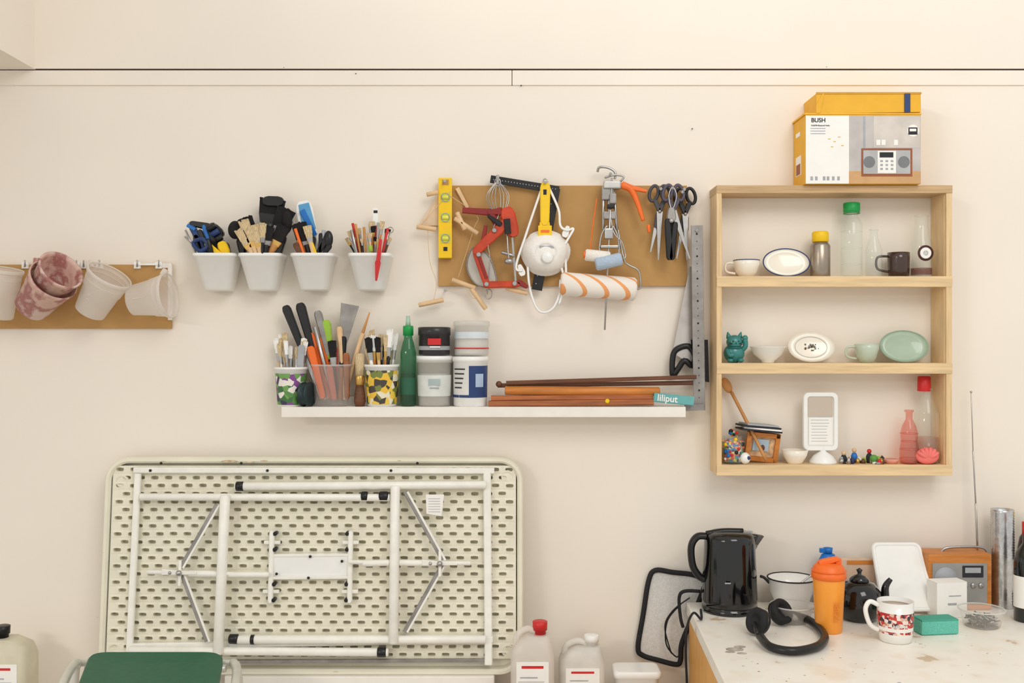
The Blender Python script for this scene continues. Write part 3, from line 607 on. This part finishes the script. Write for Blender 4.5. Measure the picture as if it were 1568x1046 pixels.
b.lathe(o_,[(15.3,4),(15.3,14)],mat('brownish_print',(130,80,70),.5,clear=.3),k,cap=False); b.done('labelled_glass_bottle')
# lucky cat
b=B(); c=on(z2_,1124,.055)
b.sph(c+V((0,0,15*k)),(16*k,13*k,15.5*k),TEAL); b.sph(c+V((0,-3*k,32*k)),(12.5*k,11*k,11*k),TEAL)
for sg in (-1,1):
    b.lathe(c+V((sg*8*k,-2*k,38*k)),[(4.5,0),(3,5),(.4,10)],TEAL,k,(sg*.25,0,1),12); b.sph(c+V((sg*4.4*k,-13*k,33*k)),1.2*k,INK,10); b.sph(c+V((sg*8*k,-10*k,4*k)),(5*k,6*k,3.5*k),TEAL,12)
    for w in (-1,1): b.cyl(c+V((sg*5*k,-13.2*k,29.5*k)),c+V((sg*11*k,-11.5*k,(29.5+w*1.5)*k)),.0004,INK,seg=5)
b.sph(c+V((0,-14*k,30*k)),1*k,INK,8); b.tube([c+V((12*k,-3*k,20*k)),c+V((16*k,-6*k,26*k)),c+V((15*k,-8*k,36*k))],4*k,TEAL,10,4); b.sph(c+V((15*k,-8*k,38*k)),4.6*k,TEAL,12); b.tube([c+V((-12*k,-5*k,20*k)),c+V((-9*k,-13*k,12*k)),c+V((-4*k,-14*k,13*k))],3.5*k,TEAL,10,4)
b.ring(c+V((0,-3*k,23*k)),10.5*k,9.5*k,1.5*k,mat('teal_dark',(35,95,95),.4),nrm=(0,0,1)); b.done('lucky_cat_figurine')
b=B(); b.lathe(on(z2_,1176,.055),[(9,0),(10,2),(10,3),(22,13),(27,24),(28,25),(26,25),(20,13),(8,5),(0,5)],CERAW,k,seg=36); b.done('small_bowl')
plate('floral_plate',z2_,1241,.045,24,CERA,None,16,1.5,deco=[DSTEEL,GREY,mat('olive_print',(130,130,95),.5),WOODD])
cup('',z2_,1327,.055,10,18,29,CERG,-1).done('green_teacup')
plate('sage_plate',z2_,1383,.045,25,CELA,mat('sage_rim',(150,172,150),.3),16,1.5)
# row 3
b=B(); b.lathe(on(z3_,1122,.06),[(0,0),(15,0),(16,2),(16,34),(14,38),(15,42)],GLASS,k,cap=False); b.lathe(on(z3_,1122,.06),[(0,3.5),(14,3.5),(14,32),(9,37),(0,37)],BEADS,k)
for j in range(44):
    a=R(0,6.28); z_=R(4,50); rad=15 if z_<40 else R(0,11); b.sph(on(z3_,1122,.06)+V((math.cos(a)*rad*k,math.sin(a)*rad*k,z_*k)),R(2,3.6)*k,[RED,YEL,BLUE,WHITE,BLACK,ORA,GCAP,WOODL][j%8],8)
b.done('bead_jar')
b=B(); b.tube([P(1174,706,.085),P(1150,658,.06),P(1120,600,.035)],2.6*s(.05),WOOD,8,4); b.sph(P(1113,590,.03),(7*k,3*k,13*k),WOOD,rot=Matrix.Rotation(math.radians(-28),3,'Y')); b.done('wooden_spoon')
b=B(); M_=Matrix.Rotation(math.radians(8),3,'X')@Matrix.Rotation(math.radians(6),3,'Y')
c=on(z3_+.046,1167,.05)
for dx,dz,w,h in ((0,19,50,7),(0,-19,50,7),(-22,0,7,45),(22,0,7,45)): b.box(c+M_@V((dx*k,0,dz*k)),(w*k,.014,h*k),WOODO,M_,.001)
b.box(c+V((0,.003,0)),(38*k,.004,34*k),mat('old_photo',(205,170,130),.5,var=.4,scale=60),M_); b.box(c+M_@V((-3*k,-.003,3*k)),(24*k,.003,18*k),mat('photo_blue',(170,190,205),.5),M_); b.sph(c+M_@V((0,-.004,0)),(.007,.002,.011),WOODD,10)
b.done('photo_frame')
b=B(); c=on(z3_+.094,1163,.05)
for j,(w,m_) in enumerate(((62,INK),(56,PAPER),(60,INK),(50,GREY))): b.box(c+V((R(-.004,.004),0,j*.0052)),(w*k,.07,.0045),m_,Matrix.Rotation(R(-.1,.15),3,'Z')@Matrix.Rotation(.09,3,'Y'))
b.done('notebook_stack')
b=B(); c=on(z3_,1141,.08); b.sph(c+V((0,0,9*k)),(8*k,7*k,9*k),CERAW); b.sph(c+V((4*k,-5*k,10*k)),3*k,NAVY,10); b.done('ceramic_egg')
b=B(); b.lathe(on(z3_,1217,.06),[(11,0),(12,2),(18,12),(20,21),(18.5,21),(16,12),(10,4),(0,4)],CERA,k); b.done('small_bowl')
b=B(); c=on(z3_,1260,.055); b.lathe(c,[(21,0),(21,3),(14,12),(5,18),(3.5,24),(0,24)],WHITE,k)
def rrx(cx,cz,w,h,r,y): return [V((x,y,z)) for x,z in rr(cx,cz,w,h,r,5)]
cz=c.z+64*k; cx=P(1256,0,.055).x
b.loft([rrx(cx,cz,53*k,88*k,8*k,c.y+.006),rrx(cx,cz,54*k,90*k,9*k,c.y),rrx(cx,cz,52*k,88*k,8*k,c.y-.006),rrx(cx,cz,41*k,77*k,5*k,c.y-.006),rrx(cx,cz,40*k,76*k,5*k,c.y-.001)],WHITE,smooth=False)
b.box((cx,c.y-.0022,cz+22*k),(38*k,.001,30*k),mat('mirror_glass',(205,190,174),.25,metal=.3,var=0)); b.box((cx,c.y-.003,cz-15*k),(36*k,.001,42*k),PAPER)
for j in range(8): b.box((cx-R(0,3)*k,c.y-.004,cz+(2-j*4.6)*k),(R(22,30)*k,.0006,.0009),GREY)
b.done('stand_mirror')
b=B()
for j in range(34):
    c=on(z3_,R(1288,1352),R(.035,.085)); m_=[RED,INK,WHITE,mat('navy2',(50,50,90)),GOLD,LIME,STEEL,WOODD,WOODL,GREY][j%10]; h=R(3,11)
    b.lathe(c,[(R(2,4),0),(R(3,5),h*.5),(R(1,3),h)],m_,k,seg=10)
for x,h in ((1292,20),(1308,26),(1331,24)): c=on(z3_,x,.05); b.lathe(c,[(4,0),(5,h*.4),(3,h*.6)],INK if x!=1308 else BLUE,k,seg=12); b.sph(c+V((0,0,h*.75*k)),3.6*k,WOODL if x!=1331 else RED,12)
b.sph(on(z3_,1338,.07)+V((0,0,8*k)),6*k,mat('green_toy',(90,150,70),.5)); b.done('trinkets')
b=B(); b.lathe(on(z3_,1364,.06),[(8,0),(13,6),(12,7),(0,4)],mat('pink_ceramic',(232,160,140),.3),k); b.done('pink_dish')
b=B(); b.lathe(on(z3_,1392,.065),[(0,0),(12,0),(14,3),(14,22),(12,34),(13,46),(10,58),(5,68),(5,78),(7,79),(7,82),(3.5,82)],GLASSP,k,cap=False); b.lathe(on(z3_,1392,.065),[(0,1),(11,1),(12,4),(0,4)],GLASSP,k)
for h,r_ in ((8,14),(22,14),(34,12),(46,13)): b.ring(on(z3_,1392,.065)+V((0,0,h*k)),r_*k,r_*k,.0012,GLASSP,nrm=(0,0,1))
b.done('pink_glass_bottle')
b=bottle(z3_,1419,.05,18,114,8,76,GLASS); b.lathe(on(z3_,1415,.05),[(9.5,110),(10,111),(9.5,132),(8,133),(0,133)],RED,k)
b.lathe(on(z3_,1419,.05),[(0,3.5),(16.2,3.5),(16.2,40),(0,40)],thin('pale_pink_liquid',(250,228,218)),k); b.done('glass_bottle')
b=B(); c=on(z3_,1420,.088); CP=mat('coral_pink',(238,120,112),.5)
b.sph(c+V((0,0,13*k)),(18*k,6*k,12.5*k),CP)
for a in (-60,-36,-12,12,36,60): b.sph(c+V((math.sin(math.radians(a))*10*k,-3*k,(11+math.cos(math.radians(a))*7)*k)),(4*k,5*k,9*k),CP,12,Matrix.Rotation(math.radians(a),3,'Y'))
b.done('coral_shell_ornament')
# ------------------------------------------------------------ radio carton
b=B(); DB=.12; zt0=zt
xa=P(1233,0,DB).x; xb=P(1410,0,DB).x; zz=P(0,176,DB).z
cxx=(xa+xb)/2
b.box((cxx,-DB/2-.001,(zt0+zz)/2),(xb-xa,DB,zz-zt0),YELB,bev=.001)
d=DB+.002
b.bx(1234,177,1300,281,d-.001,d,PAPER); b.bx(1300,177,1410,281,d-.001,d,mat('kitchen_print',(190,184,180),.5,var=.12,scale=14)); b.bx(1338,178,1409,226,d,d+.0004,mat('kitchen_print2',(206,198,188),.5,var=.12,scale=20)); b.bx(1300,262,1410,281,d,d+.0004,mat('table_print',(205,160,110),.5))
b.bx(1322,178,1325,226,d,d+.0006,GREY)
e=d+.001
b.bx(1319,227,1397,270,d,e,mat('radio_print',(150,85,50),.5)); b.bx(1322,230,1394,266,e,e+.0005,mat('radio_face_print',(178,178,178),.6))
for x in (1331,1384): b.lathe(P(x,248,e+.0004),[(0,0),(9,0),(9,.3)],mat('spk_print',(120,122,125),.6),s(d),(0,-1,0),20)
b.bx(1344,231,1372,265,e,e+.001,PAPER); b.bx(1347,233,1368,241,e,e+.0015,INK)
for xx in (1350,1358,1366):
    for yy in (247,253,259): b.bx(xx-2,yy-2,xx+2,yy+1,e,e+.0015,GREY)
b.lathe(P(1398,200,d),[(0,0),(9,0),(9,.4)],PAPER,s(d),(0,-1,0),20); b.bx(1391,195,1405,206,d,d+.0012,INK); b.bx(1393,197,1403,201,d,d+.0015,PAPER)
for x in (1345,1353,1372): b.lathe(P(x,212,d),[(5,0),(3,.2)],mat('leaf_print',(110,135,90),.6),s(d),(0,-1,0),9); b.bx(x-3,214,x+3,222,d,d+.0008,PAPER)
for j in range(3): b.bx(1241,196+j*4,1264,197+j*4,d,d+.0004,GREY)
for x,y in ((1268,212),(1276,216),(1283,209),(1272,224),(1288,222)): b.bx(x,y,x+4,y+1.4,d,d+.0004,mat('ochre_print',(215,185,120)))
for x in (1243,1250,1262,1268,1276,1284): b.bx(x-2,270,x+2,276,d,d+.0004,GREY)
b.box((xa-.0006,-.055,zt0+.06),(.001,.05,.055),PAPER); b.box((xa-.001,-.055,zt0+.05),(.001,.04,.03),mat('radio_print',(150,85,50))); b.box((xa-.0006,-.05,zt0+.15),(.001,.04,.012),PAPER)
x2=P(1250,0,DB).x; z2=zz+.002; h2=P(0,142,DB).z-z2-.004
b.box(((xa+xb)/2-.001,-DB/2,zz+.003),(xb-xa+.004,DB+.003,.005),YELB)
b.box(((x2+xb)/2,-DB/2-.001,z2+.004+h2/2),(xb-x2,DB,h2),YELB,Matrix.Rotation(math.radians(-.7),3,'Y'),.001)
b.bx(1385,143,1394,172,DB+.002,DB+.0035,NAVY); b.bx(1250,141,1411,144,DB,DB+.0025,mat('carton_edge',(200,150,50)))
b.poly([(1250,160),(1260,143),(1262,143),(1256,173),(1250,173)],DB+.0035,.002,YELB)
o=b.done('radio_carton'); text(o,'BUSH',P(1242,187,d+.0002),.0165,INK)
text(o,'DAB/FM Bluetooth Radio',P(1242,193,d+.0002),.005,INK)
# ------------------------------------------------------------ counter
HC=.75; CZ=ZC-HC
def C(px,py):
    dist=F*HC/(py-522.7); d=D-dist; return P(px,py,d),s(d),d
b=B(); L=[V((.503,-.03,0)),V((.464,-.80,0)),V((1.9,-.80,0)),V((1.9,-.03,0))]
def lz(ins,z):
    c=V((1.15,-.42,0)); return [V((p.x+(ins if p.x<c.x else -ins),p.y+(ins if p.y<c.y else -ins),z)) for p in L]
b.loft([lz(0,CZ-.034),lz(0,CZ-.003),lz(.003,CZ)],WORN,smooth=False)
b.loft([lz(.006,.05),lz(.006,CZ-.0345)],YWOOD,smooth=False); b.loft([lz(.04,0),lz(.04,.05)],INK,smooth=False)
for j in range(3): b.box((.72+j*.46,-.80,.44),(.42,.02,.68),YWOOD,bev=.004); b.box((.72+j*.46,-.82,.7),(.12,.02,.012),STEEL)
for x,y,r in ((1125,994,9),(1133,990,6),(1118,998,5),(1136,1000,5)):
    p,kk,dd=C(x,y); b.lathe(p+V((0,0,.0003)),[(r*1.2,0),(r,.2)],mat('dried_paint',(178,170,158),.7,var=.3,scale=60),kk,seg=9,sx=1.3,sy=.9)
FLK=mat('tan_fleck',(206,182,150),.8)
for j in range(46):
    p,kk,dd=C(R(1120,1560),R(965,1045)); b.lathe(p+V((0,0,.0002)),[(R(.6,2.2),0),(.5,.3)],[FLK,FLK,WOODO,FLK,GREY][j%5],kk,seg=6,sx=R(.5,1.8))
b.done('kitchen_counter')
b=B(); pts=[(1003,873),(1030,876),(1062,880),(1078,890),(1076,905),(1058,950),(1044,985),(1042,1010),(1036,1017),(1010,1011),(984,1003),(977,990),(985,940),(993,890)]
b.tube([P(x,y,.016) for x,y in pts],.0075,RUB,8,5,True); b.poly(pts,.014,.003,MESH); b.done('framed_mesh_tray')
# kettle
p,kk,dd=C(1117,934)
b=B(); b.lathe(p,[(0,0),(41,0),(42,2),(42,7),(40,8),(40,10),(42,11),(42,20),(40.5,60),(38.5,105),(38,112),(36,117),(28,121),(0,122)],BLACKG,kk,seg=48)
b.tube([p+V((-36*kk,-.005,114*kk)),p+V((-50*kk,-.005,113*kk)),p+V((-59*kk,-.005,98*kk)),p+V((-57*kk,-.005,70*kk)),p+V((-48*kk,-.005,54*kk)),p+V((-39*kk,-.005,48*kk))],5.5*kk,BLACK,12,6,flat=1.4)
b.tube([p+V((-36*kk,-.005,117*kk)),p+V((-10*kk,-.005,121*kk)),p+V((20*kk,-.005,121*kk))],5*kk,BLACK,10,4)
b.loft([[p+V((x*kk,y*kk,z*kk)) for x,y,z in r] for r in ([(30,-12,86),(30,12,86),(37,0,86)],[(30,-13,100),(30,13,100),(44,0,100)],[(30,-13,115),(30,13,115),(53,0,113)],[(30,-11,119),(30,11,119),(50,0,115)])],BLACKG)
b.lathe(p+V((30*kk,0,0)),[(0,119),(6,120),(5,121)],GREY,kk,seg=12); b.bx(1110,892,1119,894,.2,.201,GREY)
b.done('electric_kettle')
b=B(); q0,k0,d0=C(1085,950); b.tube([p+V((-.082,-.01,.004)),q0+V((-.02,0,.004)),P(1062,938,.25),P(1052,960,.26),P(1050,1000,.26),P(1052,1060,.25),P(1050,1150,.2)],.0032,RUB,8,6)
b.tube([P(1072,905,.08),P(1048,905,.07),P(1040,915,.06),P(1042,945,.06),P(1046,960,.06)],.005,RUB,8,6); b.tube([P(1042,925,.055),P(1022,950,.045),P(1020,985,.04),P(1035,1005,.045),P(1042,1000,.05)],.0022,RUB,8,6); b.tube([P(1056,915,.07),P(1030,935,.05),P(1018,960,.045),P(1028,1000,.045)],.002,RUB,8,6); b.done('power_cable')
p,kk,dd=C(1212,932); b=B(); b.lathe(p,[(20,0),(22,3),(33,28),(36,47),(37,48),(35,48),(31,28),(20,6),(0,5)],CERAW,kk,seg=40); b.ring(p+V((0,0,48*kk)),36*kk,36*kk,.0022,INK,nrm=(0,0,1),n=40)
b.tube([p+V((-34*kk,0,40*kk)),p+V((-42*kk,0,48*kk)),p+V((-48*kk,0,50*kk))],.004,INK); b.tube([p+V((-20*kk,-.02,20*kk)),p+V((10*kk,.0,36*kk)),p+V((44*kk,.01,60*kk))],.003,STEEL); b.done('enamel_bowl')
p,kk,dd=C(1214,952); b=B(); b.lathe(p,[(0,0),(20,0),(22,1),(32,24),(34,25),(34,27),(31,27)],CLEARP,kk,seg=36,cap=False); b.ring(p+V((0,0,26.5*kk)),33.5*kk,33.5*kk,.0016,TRAN2,nrm=(0,0,1),n=36); b.sph(p+V((0,0,9*kk)),(16*kk,15*kk,6*kk),TRAN); b.done('plastic_bowl')
b=B(); p=on(CZ,1268,.065); kk=s(.065); b.lathe(p,[(0,0),(15,0),(15,68),(10,78),(6,80),(0,80)],BLUE,kk,sx=1,sy=.7); b.lathe(p,[(6,80),(7,88),(0,89)],BLUE,kk); b.box(p+V((-6*kk,0,84*kk)),(14*kk,.012,7*kk),BLUE,bev=.002); b.done('blue_spray_bottle')
b=B(); a=P(1308,0,.05); b.box((a.x,-.05,CZ+.067),(.11,.016,.13),mat('pinkish_board',(218,188,162),.7),Matrix.Rotation(.1,3,'X'),.002); b.box((a.x+.012,-.062,CZ+.121),(.075,.004,.012),WOODO,Matrix.Rotation(.1,3,'X')); b.done('card_box')
# tumbler
p,kk,dd=C(1269,966); b=B(); b.lathe(p,[(0,0),(19,0),(20,2),(24,80),(24,82),(0,82)],ORT,kk,seg=36); b.lathe(p,[(24.5,81),(26,82),(26,90),(24,92),(23,99),(18,104),(0,105)],ORA,kk,seg=36)
b.slab(p+V((-16*kk,-.004,104*kk)),p+V((14*kk,-.004,112*kk)),10*kk,.02,ORA,7*kk,True); b.box(p+V((14*kk,0,107*kk)),(9*kk,.016,9*kk),ORA,bev=.002)
b.lathe(p,[(24.8,92),(26.2,93),(26.2,94)],ORA,kk,seg=36); o=b.done('travel_tumbler'); text(o,'TOPL',p+V((10*kk,-25*kk,20*kk)),.022,mat('tumbler_text',(225,130,35)),-math.pi/2)
# teapot
p,kk,dd=C(1316,948); b=B(); b.lathe(p,[(0,0),(22,0),(30,8),(34,26),(31,44),(22,56),(13,59),(0,60)],BLACKG,kk,seg=36); b.lathe(p,[(14,58),(15,61),(9,67),(3,69),(3,72),(5,76),(0,79)],BLACKG,kk,seg=24)
b.tube([p+V((28*kk,0,16*kk)),p+V((38*kk,0,30*kk)),p+V((40*kk,0,50*kk)),p+V((48*kk,0,62*kk))],lambda t:(9-5.5*t)*kk,BLACKG,12,6); b.tube([p+V((-28*kk,.01,46*kk)),p+V((-44*kk,.01,48*kk)),p+V((-46*kk,.01,26*kk)),p+V((-30*kk,.01,14*kk))],3.4*kk,BLACKG,10,6); b.done('teapot')
b=B(); zt_=P(0,816,.03).z; H=zt_-CZ; ang=math.atan2(.125,H)
Mx=Matrix.Rotation(-ang,3,'X')
def wb(ins,y): return [V((P(1378,0,.1).x,-.165,CZ+.003))+Mx@V((x*(1-.08*(z/H)),y,z)) for x,z in rr(0,H/2+.004,.152-2*ins,H-2*ins,.02-ins*.6,6)]
b.loft([wb(.002,0),wb(0,-.003),wb(0,-.009),wb(.003,-.012),wb(.008,-.012),wb(.011,-.009)],WHITE,smooth=False); b.done('white_serving_tray')
p,kk,dd=C(1371,980); b=B(); b.lathe(p,[(22,0),(24,1),(26,20),(27,61),(25.5,61),(24.5,20),(20,4),(0,4)],CERAW,kk,seg=36); b.lathe(p,[(25.6,14),(27.2,46)],MUGP,kk,seg=36,cap=False); b.tube([p+V((-26*kk,0,54*kk)),p+V((-40*kk,-.004,60*kk)),p+V((-47*kk,-.006,48*kk)),p+V((-40*kk,-.004,26*kk)),p+V((-26*kk,0,16*kk))],3.6*kk,CERAW,10,6)
b.lathe(p,[(0,54),(24.6,54),(0,54.5)],mat('coffee_stain',(215,198,175),.4),kk); o=b.done('coffee_mug'); text(o,'jujubes',p+V((-14*kk,-27.6*kk,26*kk)),.013,WHITE)
p,kk,dd=C(1432,968); b=B(); Mz=Matrix.Rotation(.12,3,'Z')
b.box(p+V((0,0,11*kk)),(60*kk,.05,21*kk),TEALS,Mz,.004); b.box(p+V((0,0,22*kk)),(59*kk,.049,3*kk),mat('sponge_pad',(80,165,145),.95,bump=.5,scale=300),Mz,.001); b.done('kitchen_sponge')
# radio
b=B(); xa=P(1421,0,.12).x; xb=P(1519,0,.12).x; za=CZ; z9=P(0,848,.12).z; cx=(xa+xb)/2
b.box((cx,-.077,(za+z9)/2),(xb-xa,.086,z9-za),WOODO,bev=.005); b.bx(1428,862,1512,925,.118,.123,mat('radio_grey',(150,148,145),.5),.001)
b.lathe(P(1448,885,.123),[(0,0),(17,0),(17,.8),(0,.9)],GREY,s(.11),(0,-1,0),28); b.bx(1474,866,1506,884,.123,.125,INK,.001); b.bx(1478,869,1502,877,.125,.1255,GREY)
for x in (1478,1490,1502): b.lathe(P(x,896,.123),[(4,0),(4,2),(0,2)],STEEL,s(.11),(0,-1,0),12)
b.tube([P(1440,848,.08),P(1448,839,.08),P(1480,837,.08),P(1506,839,.08),P(1513,848,.08)],.004,STEEL,8,5)
b.cyl(P(1497,848,.06),P(1494,770,.055),.0028,STEEL); b.cyl(P(1494,770,.055),P(1490,690,.05),.0021,STEEL); b.cyl(P(1490,690,.05),P(1487,602,.045),.0015,STEEL); b.sph(P(1487,600,.045),.0035,STEEL,10)
b.done('wooden_radio')
b=B(); p,kk,dd=C(1456,946); c=p+V((0,.025,27*kk)); Mz=Matrix.Rotation(.15,3,'Z'); b.box(c,(50*kk,.05,54*kk),PAPER,Mz,.002); b.box(c+Mz@V((0,-.0258,-.01)),(14*kk,.001,3*kk),GREY,Mz); b.box(c+Mz@V((0,0,27.3*kk)),(50*kk,.05,.001),PAPER,Mz); b.box(c+Mz@V((.008,-.0258,.012)),(20*kk,.001,1.4*kk),GREY,Mz); b.done('small_white_box')
b=B(); p=on(CZ,1535,.08); kk=s(.08); pr_=[(17,0)]
for j in range(36): pr_+= [(17.2,j*4.1+1),(16.3,j*4.1+3)]
pr_+=[(17,149),(15.5,149),(15.2,140),(15,4)]
b.lathe(p,pr_,ALU,kk,seg=28); b.done('foil_duct_tube')
for x,y,nm,mm in ((1574,950,'wine_bottle',mat('dark_bottle',(18,22,20),.1,coat=.5)),(1580,929,'wine_bottle',mat('brown_bottle',(50,28,18),.12,coat=.5))):
    p,kk,dd=C(x,y); b=B(); hh=1.0 if y>940 else 1.02
    b.lathe(p,[(0,0),(19,0),(20,2),(20,88),(17,104),(8,118),(7,142),(8,143),(8,150),(0,150)],mm,kk*hh,seg=32); b.lathe(p,[(20.3,22),(20.3,70)],PAPER,kk*hh,seg=32,cap=False); b.lathe(p,[(8.3,132),(8.5,151),(0,151.5)],RED if y>940 else YEL,kk*hh,seg=20); b.done(nm)
p,kk,dd=C(1503,958); b=B(); b.lathe(p,[(0,0),(24,0),(26,1),(32,24),(34,25),(34,27),(31,27)],CLEARP,kk,seg=36,cap=False); b.ring(p+V((0,0,26.5*kk)),33.5*kk,33.5*kk,.0018,TRAN2,nrm=(0,0,1),n=36)
for j in range(150):
    a=R(0,6.28); rad=R(0,22); c=p+V((math.cos(a)*rad*kk,math.sin(a)*rad*kk,R(3,17)*kk)); u=V((R(-1,1),R(-1,1),R(-.3,.3))).normalized()*9*kk; b.cyl(c-u*.5,c+u*.5,.0019,[DSTEEL,GREY,INK,INK][j%4],seg=6)
b.done('dish_of_screws')
p,kk,dd=C(1208,978); b=B()
def HH(px,py,h):
    q,_,_=C(px,py); return q+V((0,0,h))
b.tube([HH(1163,985,.02),HH(1180,999,.014),HH(1215,1005,.013),HH(1250,998,.013),HH(1263,985,.013),HH(1255,970,.013),HH(1235,958,.018),HH(1205,950,.02)],.0105,BLACK,10,6,flat=1.0)
for (x,y,ax) in ((1161,972,(-.85,-.5,.4)),(1195,957,(.45,-.75,.5))):
    c=HH(x,y,.035); b.lathe(c,[(0,-9),(15,-9),(20,-6),(20,-1),(18,0)],BLACK,kk,ax,28); b.lathe(c,[(16,0),(20,1),(20.5,6),(17,9),(11,8),(10,3),(0,3)],RUB,kk,ax,28)
b.tube([HH(1163,985,.02),HH(1158,985,.03),HH(1156,975,.035)],.005,BLACK); b.tube([HH(1205,950,.02),HH(1204,953,.03),HH(1197,955,.035)],.005,BLACK); b.done('headphones')
# ------------------------------------------------------------ chemical bottles on low cabinet
z0c=.56
def jug(name,x0,x1,ytop,d,cap,m,lab=None,capx=.7):
    b=B(); k=s(d); xa=P(x0,0,d).x; xb=P(x1,0,d).x; w=xb-xa; cx=(xa+xb)/2; zt=P(0,ytop,d).z; h=zt-z0c; dep=w*.7
    def r(ww,dp,z,dx=0,ra=.02): return [V((x,y,z)) for x,y in rr(cx+dx,-d,ww,dp,ra)]
    b.loft([r(w*.9,dep*.9,z0c),r(w,dep,z0c+.008),r(w,dep,z0c+h*.68),r(w*.94,dep*.95,z0c+h*.74),r(w*.8,dep*.8,z0c+h*.81,w*.04),r(w*.5,dep*.6,z0c+h*.88,(capx-.5)*w*.7,.015)],m)
    c=V((xa+w*capx,-d,z0c+h*.86)); b.lathe(c,[(9,0),(9,h*.06/k),(11,h*.06/k),(11.5,h*.14/k),(10,h*.145/k),(0,h*.145/k)],cap,k)
    b.tube([V((xa+w*.12,-d,z0c+h*.66)),V((xa+w*.15,-d,z0c+h*.86)),V((xa+w*.4,-d,z0c+h*.93)),V((xa+w*capx-.01,-d,z0c+h*.89))],.009,m,10,5)
    if lab:
        b.box((cx,-d-dep/2-.0008,z0c+h*.42),(w*.74,.001,h*.46),PAPER); b.box((cx,-d-dep/2-.0016,z0c+h*.6),(w*.5,.001,h*.025),lab); b.box((cx-.01,-d-dep/2-.0016,z0c+h*.5),(w*.4,.001,h*.012),GREY)
        for j in range(4): b.box((cx-.004,-d-dep/2-.0016,z0c+h*(.46-j*.035)),(w*.6,.001,h*.005),GREY)
    b.done(name)
jug('chemical_bottle',782,848,951,.19,RED,TRAN,RED,.68)
HD=mat('milky_hdpe',(240,236,228),.4,clear=.08)
jug('chemical_jerrycan',856,925,972,.13,WHITE,HD,RED,.72)
jug('chemical_jerrycan',-30,50,958,.16,BLACK,mat('yellowish_hdpe',(234,228,206),.4,clear=.05),RED,.42)
b=B(); c=on(z0c,974,.13); kk=s(.13); H_=(P(0,1021,.13).z-z0c)
b.loft([[c+V((x,y,z)) for x,y in rr(0,0,w*kk,w*.7*kk,.016)] for w,z in ((58,0),(66,H_-.02),(72,H_-.018),(72,H_-.004),(66,H_),(60,H_-.001))],WHITE); b.done('plastic_food_tub')
b=B(); c=on(z0c,760,.19); b.loft([[c+V((x,y,z)) for x,y in rr(0,0,w*kk,w*.9*kk,.01)] for w,z in ((30,0),(32,.07),(20,.085),(14,.09))],mat('red_white_carton',(225,140,130),.5)); b.lathe(c+V((0,0,.09)),[(6,0),(6,8),(0,9)],RED,kk,seg=14); b.done('detergent_bottle')
# ------------------------------------------------------------ stool
b=B(); SZ=ZC-.8
L=[V((-1.09,-.33)),V((-.745,-.33)),V((-.66,-.70)),V((-.98,-.70))]
def seat(ins,z,n=6):
    c=sum((V(p) for p in L),V((0,0)))/4; out=[]; r=.05
    for i_ in range(4):
        p=L[i_]; a=L[i_-1]; q=L[(i_+1)%4]; p1=p+(a-p).normalized()*r; p2=p+(q-p).normalized()*r
        for t in range(n+1):
            t/=n; w=p1*(1-t)**2+p*2*t*(1-t)+p2*t*t; w=c+(w-c)*(1-ins/.18); out.append(V((w.x,w.y,z)))
    return out
b.loft([seat(.012,SZ-.03),seat(0,SZ-.022),seat(0,SZ-.006),seat(.006,SZ),seat(.03,SZ-.002),seat(.07,SZ-.005)],GREEN,smooth=False)
TB=mat('stool_tube',(215,214,205),.35,metal=.3)
for sg,(A_,B_) in ((-1,(L[0],L[3])),(1,(L[1],L[2]))):
    o_=V((sg*.028,0))
    A3=V((A_.x+o_.x,A_.y,SZ-.03)); B3=V((B_.x+o_.x,B_.y,SZ-.03))
    b.tube([V((A3.x+sg*.05,A3.y+.02,.0)),V((A3.x+sg*.015,A3.y,SZ-.12)),A3+V((0,-.01,0)),A3.lerp(B3,.3)+V((sg*.01,0,.014)),A3.lerp(B3,.7)+V((sg*.01,0,.014)),B3+V((0,.01,0)),V((B3.x+sg*.015,B3.y,SZ-.12)),V((B3.x+sg*.05,B3.y-.02,.0))],.011,TB,10,6)
    for w in (A3,B3): b.cyl(w.lerp(V((-.87,w.y,SZ-.03)),.35),w,.009,TB)
for y in (-.36,-.67): b.cyl(V((-1.09 if y>-.5 else -1.0,y,SZ-.035)),V((-.73 if y>-.5 else -.66,y,SZ-.035)),.01,TB)
for y in (-.335,-.71): b.cyl(V((-1.14 if y>-.5 else -1.02,y,.25)),V((-.69 if y>-.5 else -.60,y,.25)),.008,TB)
b.done('green_stool')
# ------------------------------------------------------------ light, camera
w=bpy.data.worlds.new('world'); bpy.context.scene.world=w; w.use_nodes=True
w.node_tree.nodes['Background'].inputs[0].default_value=(1,.985,.95,1); w.node_tree.nodes['Background'].inputs[1].default_value=.78
def area(name,loc,tgt,size,power,col):
    l=bpy.data.lights.new(name,'AREA'); l.size=size; l.energy=power; l.color=col; o=bpy.data.objects.new(name,l); o.location=loc
    o.rotation_euler=(V(tgt)-V(loc)).to_track_quat('-Z','Y').to_euler(); bpy.context.scene.collection.objects.link(o)
area('window_light',(-2.6,-3.6,3.0),(0,0,1.4),1.3,146,(1,.975,.935))
area('ceiling_light',(1.2,-3.2,3.6),(.2,0,1.3),1.6,42,(1,.97,.925))
cam=bpy.data.cameras.new('camera'); co=bpy.data.objects.new('camera',cam); bpy.context.scene.collection.objects.link(co)
co.location=(0,-D,ZC); co.rotation_euler=(math.pi/2,0,0); cam.sensor_width=36; cam.lens=36*F/1568; cam.clip_start=.05
bpy.context.scene.camera=co
bpy.context.scene.view_settings.view_transform='Standard'
